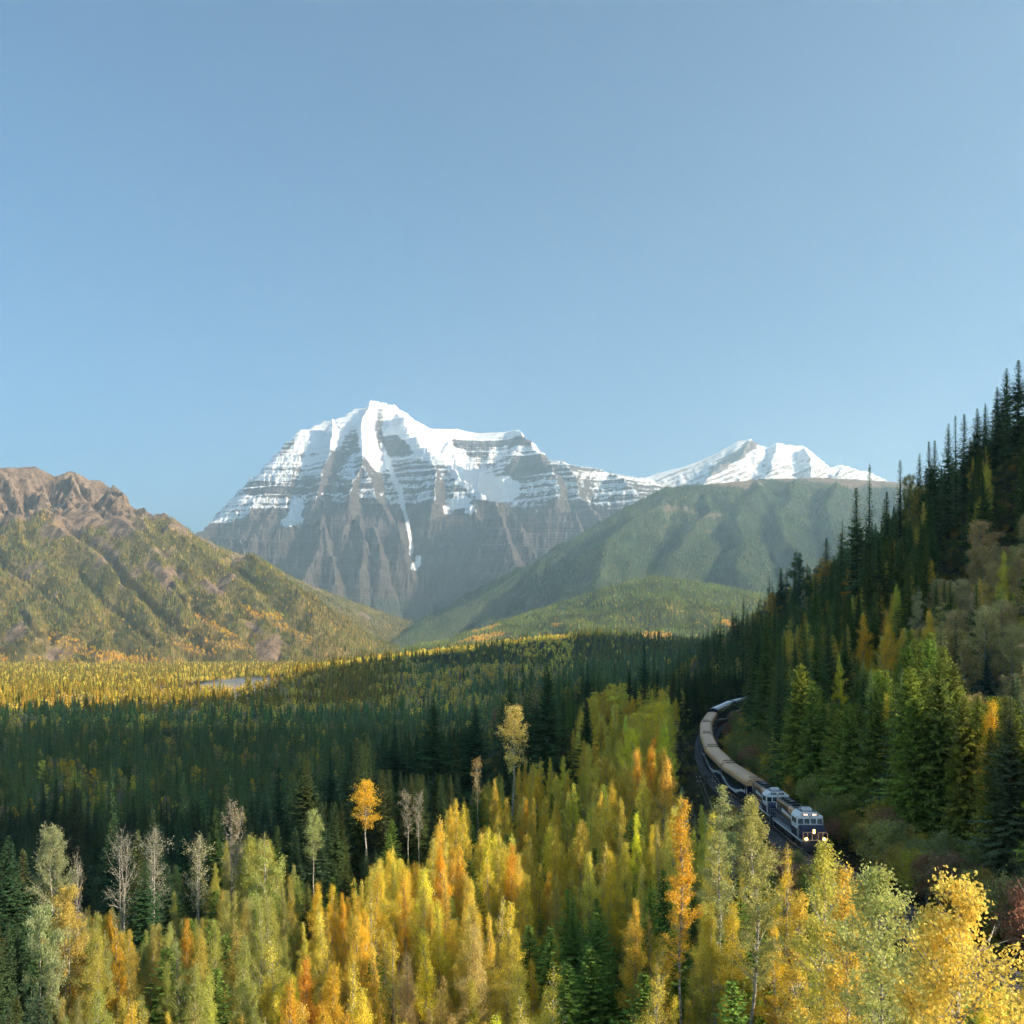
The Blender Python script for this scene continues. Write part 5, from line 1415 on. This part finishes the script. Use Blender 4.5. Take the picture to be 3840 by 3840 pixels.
# ------------------------------------------------------------------ rolling stock
class MB:
    def __init__(s): s.v = []; s.f3 = []; s.f4 = []; s.polys = []
    def poly(s, pts, faces):
        n = len(s.v); s.v += [tuple(map(float, p)) for p in pts]; s.polys += [[n + i for i in f] for f in faces]; return s
    def box(s, x0, x1, y0, y1, z0, z1):
        return s.poly([(x, y, z) for z in (z0, z1) for y in (y0, y1) for x in (x0, x1)], [(0, 2, 3, 1), (4, 5, 7, 6), (0, 1, 5, 4), (2, 6, 7, 3), (0, 4, 6, 2), (1, 3, 7, 5)])
    def prism(s, prof, x0, x1, prof1=None):
        """profile of (y, z) swept from x0 to x1"""
        k = len(prof); p1 = prof1 or prof
        pts = [(x0, y, z) for y, z in prof] + [(x1, y, z) for y, z in p1]
        fs = [tuple(range(k))[::-1], tuple(range(k, 2 * k))] + [(i, (i + 1) % k, k + (i + 1) % k, k + i) for i in range(k)]
        return s.poly(pts, fs)
    def side(s, prof, y0, y1):
        """profile of (x, z) swept from y0 to y1"""
        k = len(prof)
        pts = [(x, y0, z) for x, z in prof] + [(x, y1, z) for x, z in prof]
        fs = [tuple(range(k)), tuple(range(k, 2 * k))[::-1]] + [(i, k + i, k + (i + 1) % k, (i + 1) % k) for i in range(k)]
        return s.poly(pts, fs)
    def cyl(s, c, r, h, ax='z', n=14, r2=None):
        r2 = r if r2 is None else r2; pts = []
        for t, rr_ in ((0, r), (1, r2)):
            for i in range(n):
                a = i * 2 * math.pi / n; u, w = rr_ * math.cos(a), rr_ * math.sin(a)
                pts.append({'z': (c[0] + u, c[1] + w, c[2] + t * h), 'y': (c[0] + u, c[1] + t * h, c[2] + w), 'x': (c[0] + t * h, c[1] + u, c[2] + w)}[ax])
        return s.poly(pts, [tuple(range(n))[::-1], tuple(range(n, 2 * n))] + [(i, (i + 1) % n, n + (i + 1) % n, n + i) for i in range(n)])
    def rod(s, a, b, r=.025, n=5):
        a = np.array(a, float); b = np.array(b, float); d = b - a; L = np.linalg.norm(d); d = d / L
        u = np.cross(d, (0, 0, 1.) if abs(d[2]) < .9 else (1., 0, 0)); u /= np.linalg.norm(u); w = np.cross(d, u)
        pts = [tuple(q + r * (math.cos(i * 6.2832 / n) * u + math.sin(i * 6.2832 / n) * w)) for q in (a, b) for i in range(n)]
        return s.poly(pts, [tuple(range(n))[::-1], tuple(range(n, 2 * n))] + [(i, (i + 1) % n, n + (i + 1) % n, n + i) for i in range(n)])
    def build(s, name, mat, parent=None, bevel=0.0, smooth=False):
        me = bpy.data.meshes.new(name); me.from_pydata(s.v, [], s.polys); me.materials.append(mat)
        import bmesh
        bm = bmesh.new(); bm.from_mesh(me); bmesh.ops.recalc_face_normals(bm, faces=bm.faces)
        if bevel: bmesh.ops.bevel(bm, geom=[e for e in bm.edges], offset=bevel, segments=2, affect='EDGES', clamp_overlap=True)
        bm.to_mesh(me); bm.free()
        if smooth: me.shade_smooth()
        return link(bpy.data.objects.new(name, me), parent)
def text(name, body, size, mat, parent, loc, rot, ext=.006, bold=True):
    c = bpy.data.curves.new(name, 'FONT'); c.body = body; c.size = size; c.align_x = 'CENTER'; c.align_y = 'CENTER'; c.extrude = ext; c.materials.append(mat)
    if bold: c.offset = size * .02
    o = link(bpy.data.objects.new(name, c), parent); o.location = loc; o.rotation_euler = rot; return o
def strip(parent, name, mat, y, xs, zlo, zhi, outward):
    """a painted band on the side of a vehicle, as a thin raised skin"""
    m = MB()
    for i in range(len(xs) - 1):
        a, b = (y, y + outward) if outward > 0 else (y + outward, y)
        pts = [(xs[i], a, zlo[i]), (xs[i + 1], a, zlo[i + 1]), (xs[i + 1], a, zhi[i + 1]), (xs[i], a, zhi[i]), (xs[i], b, zlo[i]), (xs[i + 1], b, zlo[i + 1]), (xs[i + 1], b, zhi[i + 1]), (xs[i], b, zhi[i])]
        m.poly(pts, [(0, 1, 2, 3), (4, 7, 6, 5), (0, 4, 5, 1), (3, 2, 6, 7)])
    return m.build(name, mat, parent)
def bogie(parent, x, wr=.46, base=1.35):
    m = MB().box(x - 1.9, x + 1.9, -1.22, -1.08, .45, .80).box(x - 1.9, x + 1.9, 1.08, 1.22, .45, .80).box(x - .35, x + .35, -1.1, 1.1, .5, .95)
    b = m.build('bogie', M_BLACK, parent, .02)
    for dx in (-base, base):
        for sy in (-1, 1):
            w = MB().cyl((x + dx, sy * .78 - .07, wr), wr, .14, 'y', 18).cyl((x + dx, sy * .78 + (.07 if sy > 0 else -.13), wr), .14, .06, 'y', 10)
            w.build('wheel', M_BLACK, b)
def place(root, s_mid, half):
    a = trk_at(s_mid - half); b = trk_at(s_mid + half)
    fwd = Vector(a - b).normalized(); up0 = Vector((0, 0, 1)); left = up0.cross(fwd).normalized(); up = fwd.cross(left)
    mid = (a + b) / 2
    M = Matrix((fwd, left, up)).transposed().to_4x4(); M.translation = Vector(mid)
    root.matrix_world = M

def make_loco(number, lit, label):
    root = bpy.data.objects.new('locomotive', None); link(root)
    tag(root, label, 'locomotive', 'locomotives at the head of the train')
    MB().box(-8.6, 8.6, -1.50, 1.50, 1.32, 1.58).build('deck', M_GREYP, root, .015)
    MB().side([(-8.5, .95), (8.5, .95), (8.5, 1.318), (-8.5, 1.318)], -1.30, 1.30).build('underframe', M_BLACK, root)
    for sx in (-1, 1): MB().side([(sx * 8.62, .32), (sx * 8.80, .32), (sx * 8.72, 1.60), (sx * 8.61, 1.60)], -1.48, 1.48).build('pilot', M_NAVYD, root)
    MB().prism([(-1.2, .95), (1.2, .95), (1.32, .75), (1.05, .42), (-1.05, .42), (-1.32, .75)], -2.4, 2.2).build('fuel_tank', M_BLACK, root)
    bogie(root, 5.3, .50); bogie(root, -5.3, .50)
    hood = MB().prism([(-.98, 1.58), (.98, 1.58), (.98, 4.00), (.80, 4.22), (-.80, 4.22), (-.98, 4.00)], -8.1, 3.0).build('long_hood', M_NAVY, root, .02)
    MB().prism([(-.985, 3.64), (.985, 3.64), (.985, 4.005), (.802, 4.225), (-.802, 4.225), (-.985, 4.005)], -8.11, -1.2).build('hood_shoulder', M_BRONZED, hood)
    MB().prism([(-.992, 3.45), (.992, 3.45), (.992, 4.01), (.806, 4.23), (-.806, 4.23), (-.992, 4.01)], -1.15, 2.6).build('radiator_shoulder', M_BRONZE, hood)
    MB().box(-8.0, 2.9, -.70, .70, 4.232, 4.27).build('hood_roof', M_ROOFG, hood)
    for i, x in enumerate((-6.6, -4.9, -3.2)):
        MB().cyl((x, 0, 4.27), .66, .26, 'z', 18).build('roof_fan', M_BLACK, hood)
        MB().cyl((x, 0, 4.53), .30, .05, 'z', 12).build('fan_cap', M_STEEL, hood)
    MB().box(-1.6, -.6, -.45, .45, 4.27, 4.50).build('exhaust_stack', M_BLACK, hood, .02)
    MB().box(.2, 1.4, -.5, .5, 4.27, 4.33).build('dark_hatch', M_BLACK, hood)
    for sy in (-1, 1):
        y = sy * .98
        for x0 in (-7.7, -6.2): MB().box(x0, x0 + 1.3, min(y, y + sy * .02), max(y, y + sy * .02), 2.95, 3.55).build('grille', M_NAVYD, hood)
        for k in range(8): MB().box(-4.4 + k * .82, -3.66 + k * .82, min(y, y + sy * .015), max(y, y + sy * .015), 1.75, 2.55).build('hood_door', M_NAVY, hood, .004)
        xs_ = np.linspace(-8.1, 3.0, 26); t = (xs_ + 8.1) / 11.1
        zhi = 3.62 - .75 * t ** 1.3; zlo = 3.62 - (.62 + .0 * t) * (1 - t) ** .8 - .75 * t ** 1.3 - .10
        strip(hood, 'white_swoosh', M_WHITE, sy * .984, xs_, zlo, zhi, sy * .012)
        text('gold_lettering', 'ROCKY MOUNTAINEER', .52, M_GOLD, hood, (-1.6, sy * 1.002, 2.72), (math.pi / 2, 0, math.pi if sy > 0 else 0))
        # walkway sill with the lower swoosh
        xs2 = np.linspace(-8.5, 8.5, 30); t2 = (xs2 + 8.5) / 17
        strip(root, 'sill_stripe', M_WHITE, sy * 1.502, xs2, np.full(30, 1.34), np.minimum(1.56, 1.40 + .3 * np.abs(np.sin(t2 * 3.1))), sy * .008)
        r_ = MB()
        for x in np.arange(-8.2, 3.0, 1.24): r_.rod((x, sy * 1.44, 1.58), (x, sy * 1.44, 2.62), .022)
        r_.rod((-8.2, sy * 1.44, 2.62), (2.9, sy * 1.44, 2.62), .028)
        r_.build('handrail', M_STEEL, root)
        for sx in (-1, 1):
            st = MB()
            for k in range(3): st.box(sx * 8.15 - .25, sx * 8.15 + .25, min(sy * 1.30, sy * 1.52), max(sy * 1.30, sy * 1.52), .50 + k * .28, .53 + k * .28)
            st.build('step', M_STEEL, root)
    # cab: full width, white, four front windows
    cab = MB().prism([(-1.52, 1.58), (1.52, 1.58), (1.52, 4.02), (.95, 4.52), (-.95, 4.52), (-1.52, 4.02)], 3.02, 6.05).build('cab', M_WHITE, root, .03)
    MB().prism([(-.93, 4.522), (.93, 4.522), (.93, 4.56), (-.93, 4.56)], 3.0, 5.7).build('cab_roof', M_ROOFG, cab)
    MB().prism([(-1.53, 1.58), (1.53, 1.58), (1.53, 2.55), (-1.53, 2.55)], 3.05, 6.04).build('lower_cab', M_NAVY, cab)
    MB().side([(6.05, 3.00), (6.30, 3.00), (6.12, 4.10), (6.05, 4.15)], -1.50, 1.50).build('windscreen_panel', M_WHITE, cab)
    for k, yc in enumerate((-1.14, -.39, .39, 1.14)):
        w = MB(); hw = .31; z0, z1 = 3.20 - .04 * (abs(yc) > 1), 3.78
        def fx(z): return 6.30 - (z - 3.0) * .18 / 1.10 + .012
        w.poly([(fx(z0), yc - hw, z0), (fx(z0), yc + hw, z0), (fx(z1), yc + hw, z1), (fx(z1), yc - hw, z1)] + [(fx(z0) - .02, yc - hw, z0), (fx(z0) - .02, yc + hw, z0), (fx(z1) - .02, yc + hw, z1), (fx(z1) - .02, yc - hw, z1)],
               [(0, 1, 2, 3), (4, 7, 6, 5), (0, 4, 5, 1), (1, 5, 6, 2), (2, 6, 7, 3), (3, 7, 4, 0)])
        wo_ = w.build('windscreen', M_GLASS, cab)
        wp = MB(); wp.rod((fx(z0) + .02, yc - .2, z0), (fx(z1) + .02, yc + .12, z0 + .32), .012, 4); wp.build('wiper', M_STEEL, cab)
    for sy in (-1, 1):
        for x0 in (3.5, 4.6): MB().box(x0, x0 + .85, min(sy * 1.522, sy * 1.535), max(sy * 1.522, sy * 1.535), 3.10, 3.75).build('side_window', M_GLASS, cab)
        MB().box(3.4, 5.6, min(sy * 1.53, sy * 1.70), max(sy * 1.53, sy * 1.70), 3.85, 3.90).build('sunshade', M_WHITE, cab)
        nb = MB().box(6.07, 6.16, sy * .52 - .36, sy * .52 + .36, 4.13, 4.38).build('number_board', M_BLACK, cab, .03)
        text('number', number, .24, M_NUMLIT if lit else M_NUMDIM, cab, (6.163, sy * .52, 4.255), (math.pi / 2, 0, math.pi / 2))
    MB().side([(6.05, 4.12), (6.12, 4.10), (6.08, 4.50), (6.05, 4.52)], -.93, .93).build('brow', M_WHITE, cab)
    MB().box(4.3, 5.3, -.62, .42, 4.56, 4.95).build('air_conditioner', M_WHITE, cab, .06)
    MB().prism([(-.75, 4.56), (.75, 4.56), (.5, 4.78), (-.5, 4.78)], 3.15, 4.1).build('antenna_box', M_GREYP, cab)
    MB().cyl((6.20, 0, 4.06), .11, -.16, 'z', 10, .05).build('bell', M_GOLD, cab)
    # nose
    nose = MB().side([(6.06, 1.58), (8.02, 1.58), (8.02, 2.78), (7.80, 2.96), (6.06, 3.12)], -1.38, 1.38).build('nose', M_NAVY, root, .05)
    MB().box(8.03, 8.05, -.28, .28, 1.7, 2.35).build('nose_door', M_NAVYD, nose)
    for k, z in enumerate((2.70, 2.46)):
        MB().cyl((8.02, 0, z), .17, .05, 'x', 14).build('reflector', M_GLOW if lit else M_STEEL, nose)
        h = MB().cyl((8.07, 0, z), .075, .02, 'x', 14).build('headlight', M_LAMP if lit else M_GLASS, nose)
    for sy in (-1, 1):
        MB().cyl((8.55, sy * 1.05, 1.78), .21, .10, 'x', 12).build('reflector', M_GLOW if lit else M_BLACK, root)
        MB().cyl((8.651, sy * 1.05, 1.78), .085, .02, 'x', 12).build('headlight', M_LAMP if lit else M_GLASS, root)
        if lit:
            ld = bpy.data.lights.new('headlight_glow', 'POINT'); ld.energy = 25; ld.color = (1, .6, .2); ld.shadow_soft_size = .1
            lo = link(bpy.data.objects.new('headlight_glow', ld), root); lo.location = (8.95, sy * 1.05, 1.78)
        fr = MB(); y0, y1 = sy * .35, sy * 1.42
        fr.rod((8.62, y0, 1.58), (8.62, y0, 2.55), .024); fr.rod((8.62, y1, 1.58), (8.62, y1, 2.55), .024); fr.rod((8.62, y0, 2.55), (8.62, y1, 2.55), .024)
        fr.rod((8.62, (y0 + y1) / 2, 1.58), (8.62, (y0 + y1) / 2, 2.55), .018); fr.rod((8.62, y1, 2.55), (6.2, sy * 1.46, 2.62), .022)
        fr.build('end_rail', M_STEEL, root)
    for sx in (-1, 1): MB().box(min(sx * 8.75, sx * 9.15), max(sx * 8.75, sx * 9.15), -.14, .14, .72, 1.02).build('coupler', M_BLACK, root, .02)
    return root

def roof_prof(hw, z0, z1, n=10):
    return [(hw * math.cos(a), z0 + (z1 - z0) * math.sin(a) ** .8) for a in np.linspace(0, math.pi, n)]
WIN = {}
def make_coach(label, L=25.6):
    root = bpy.data.objects.new('coach', None); link(root)
    tag(root, label, 'train carriage', 'bronze roofed coaches of the train')
    h = L / 2
    body = MB().prism([(-1.52, .95), (1.52, .95), (1.55, 1.3), (1.55, 3.35), (-1.55, 3.35), (-1.55, 1.3)], -h, h).build('body', M_NAVY, root, .02)
    pr = [(1.56, 3.352), (1.56, 3.55)] + [(1.56 * math.cos(a) ** .75 if math.cos(a) > 0 else -1.56 * (-math.cos(a)) ** .75, 3.55 + 1.02 * math.sin(a) ** .9) for a in np.linspace(.05, math.pi - .05, 15)] + [(-1.56, 3.55), (-1.56, 3.352)]
    rf = MB().prism(pr, -h, h).build('roof', M_BRONZE, root)
    for sx in (-1, 1):
        pe = [(y * 1.004, z + .012) for y, z in pr]
        MB().prism(pe, sx * (h - .16) - .05, sx * (h - .16) + .05).build('roof_rim', M_BRONZED, rf)
        MB().box(sx * (h - 1.7) - .16, sx * (h - 1.7) + .16, -.95, .95, 4.555, 4.64).build('roof_vent', M_BLACK, rf, .02)
        MB().box(min(sx * h, sx * (h + .35)), max(sx * h, sx * (h + .35)), -.62, .62, 1.1, 3.5).build('gangway', M_BLACK, root)
        MB().box(min(sx * h, sx * (h + .012)), max(sx * h, sx * (h + .012)), -1.5, 1.5, 1.0, 3.4).build('end_wall', M_NAVYD, root)
        bogie(root, sx * (h - 2.9))
    MB().box(-h + 2.2, h - 2.2, -.012, .012, 4.568, 4.585).build('roof_seam', M_BRONZED, rf)
    MB().box(-4.5, 4.5, -1.15, 1.15, .38, .93).build('equipment_box', M_BLACK, root, .03)
    for sy in (-1, 1):
        xs_ = np.linspace(-h + .1, h - .1, 40); t = (xs_ + h) / L
        mid = 1.75 + .72 * np.cos(t * 2 * math.pi * .95 + .5); wd = .16 + .26 * (.5 + .5 * np.cos(t * 4.4 * math.pi * .9 + .2))
        strip(body, 'white_wave', M_WHITE, sy * 1.552, xs_, np.clip(mid - wd, 1.0, 3.3), np.clip(mid + wd, 1.05, 3.34), sy * .010)
        if 'w' not in WIN:
            q = MB().box(-.82, .82, -.012, .012, 2.42, 3.22).build('window', M_GLASS, None); WIN['w'] = q.data; bpy.data.objects.remove(q)
            q = MB().box(-.90, .90, -.008, .008, 3.225, 3.26).build('window_frame', M_STEEL, None); WIN['f'] = q.data; bpy.data.objects.remove(q)
        for k in range(11):
            w = link(bpy.data.objects.new('window', WIN['w']), body); w.location = (-h + 2.9 + k * (L - 5.8) / 10, sy * 1.578, 0)
            w2 = link(bpy.data.objects.new('window_frame', WIN['f']), body); w2.location = (-h + 2.9 + k * (L - 5.8) / 10, sy * 1.576, 0)
        for x in (-h + 1.1, h - 1.1): MB().box(x - .42, x + .42, min(sy * 1.555, sy * 1.575), max(sy * 1.555, sy * 1.575), 1.15, 3.15).build('door', M_NAVYD, body)
    return root
def make_dome(label, L=25.9):
    root = bpy.data.objects.new('dome_coach', None); link(root)
    tag(root, label, 'train carriage', 'glass domed coaches at the back of the train')
    h = L / 2
    body = MB().prism([(-1.52, .9), (1.52, .9), (1.56, 1.3), (1.56, 3.9), (-1.56, 3.9), (-1.56, 1.3)], -h, h).build('body', M_NAVY, root, .02)
    pr = [(1.55, 3.902), (1.50, 4.45), (1.22, 5.0), (.72, 5.30), (-.72, 5.30), (-1.22, 5.0), (-1.50, 4.45), (-1.55, 3.902)]
    dome = MB().prism(pr, -h + 1.2, h - 1.2).build('glass_dome', M_GLASS, root)
    MB().prism([(-.70, 5.302), (.70, 5.302), (.55, 5.40), (-.55, 5.40)], -h + 1.1, h - 1.1).build('roof_strip', M_WHITE, dome)
    for sx in (-1, 1):
        x = sx * (h - 1.2)
        MB().prism([(y * 1.01, z + .01) for y, z in pr], min(x, sx * h), max(x, sx * h), None).build('dome_end', M_NAVYD, root)
        bogie(root, sx * (h - 2.9)); MB().box(min(sx * h, sx * (h + .35)), max(sx * h, sx * (h + .35)), -.62, .62, 1.1, 3.4).build('gangway', M_BLACK, root)
    for k in range(13):
        x = -h + 1.3 + k * (L - 2.6) / 12
        MB().prism([(y * 1.012, z + .008) for y, z in pr], x - .05, x + .05).build('dome_rib', M_WHITE, dome)
    for sy in (-1, 1):
        xs_ = np.linspace(-h + .1, h - .1, 30); t = (xs_ + h) / L
        strip(body, 'white_wave', M_WHITE, sy * 1.562, xs_, 1.5 + .35 * np.cos(t * 6.2), 1.85 + .5 * np.cos(t * 6.2 + .3), sy * .010)
    return root

s0 = trk_s_of_y(115.2); cur = s0 + .3
l1 = make_loco('8013', True, 'leading blue and white locomotive numbered 8013 with its headlights lit')
place(l1, cur + 9.15, 5.3); cur += 18.3
l2 = make_loco('8014', False, 'second blue and white locomotive numbered 8014, coupled behind the leading one')
place(l2, cur + 9.15, 5.3); cur += 18.3
for lb in ('first bronze roofed coach, coupled right behind the locomotives', 'second bronze roofed coach, with dark marks on its front roof end', 'third bronze roofed coach, where the train starts to curve',
           'fourth bronze roofed coach, in the middle of the curve', 'fifth bronze roofed coach, just ahead of the glass domed coaches'):
    c = make_coach(lb); place(c, cur + 13.1, 9.6); cur += 26.2
for lb in ('glass domed coach with dark blue front, behind the last bronze roof', 'rearmost glass domed coach half hidden by trees'):
    c = make_dome(lb); place(c, cur + 13.2, 9.6); cur += 26.4

# ------------------------------------------------------------------ utility poles and wires beside the line
def make_pole(px, py, D, label):
    p = P(px, py, D); g = float(ground_z(p[0], p[1])) - .4; H = p[2] - g
    root = bpy.data.objects.new('utility_pole', None); link(root); root.location = (p[0], p[1], g); root.rotation_euler = (0, 0, .12)
    tag(root, label, 'utility pole', 'old utility poles beside the track')
    MB().cyl((0, 0, 0), .17, H, 'z', 10, .11).build('pole', M_POLE, root)
    for k, z in enumerate((H - .45, H - 1.15)):
        a = MB().box(-1.6, 1.6, -.20, -.09, z, z + .13).build('crossarm', M_POLE, root)
        for x in (-1.45, -.95, .95, 1.45): MB().cyl((x, -.145, z + .13), .055, .16, 'z', 8).build('insulator', M_STEEL, a)
    return root, H
poles = [make_pole(*a) for a in ((2647, 2905, 146, 'nearer dark wooden pole with crossarms left of the first coach'), (2554, 2783, 205, 'farther dark wooden pole with crossarms left of the third coach'), (2520, 2700, 262, 'farthest wooden pole near the bend of the track'))]
wm = M_BLACK
for k, (x, zz) in enumerate(((-1.45, .30), (-.95, .30), (.95, .30), (1.45, .30))):
    pts = []
    ends = [(p[0].location.x + x, p[0].location.y - .145, p[0].location.z + p[1] - .45 + zz) for p in poles]
    ends = [(ends[0][0] + (ends[0][0] - ends[1][0]) * 1.1, ends[0][1] - 64, ends[0][2] - 2.0)] + ends
    for a, b in zip(ends[:-1], ends[1:]):
        for i in range(10):
            t = i / 10; pts.append((a[0] + (b[0] - a[0]) * t, a[1] + (b[1] - a[1]) * t, a[2] + (b[2] - a[2]) * t - 3.2 * t * (1 - t)))
    pts.append(ends[-1])
    A = Acc(); A.tube(pts, np.full(len(pts), .012), 3)
    o = link(bpy.data.objects.new('utility_wire', A.mesh('utility_wire', M_STEEL)))
    tag(o, ('thin wire on the outer left end of the pole crossarms', 'thin wire second from the left on the pole crossarms', 'thin wire second from the right on the pole crossarms', 'thin wire on the right end of the pole crossarms')[k], 'wire', 'wires between the utility poles')
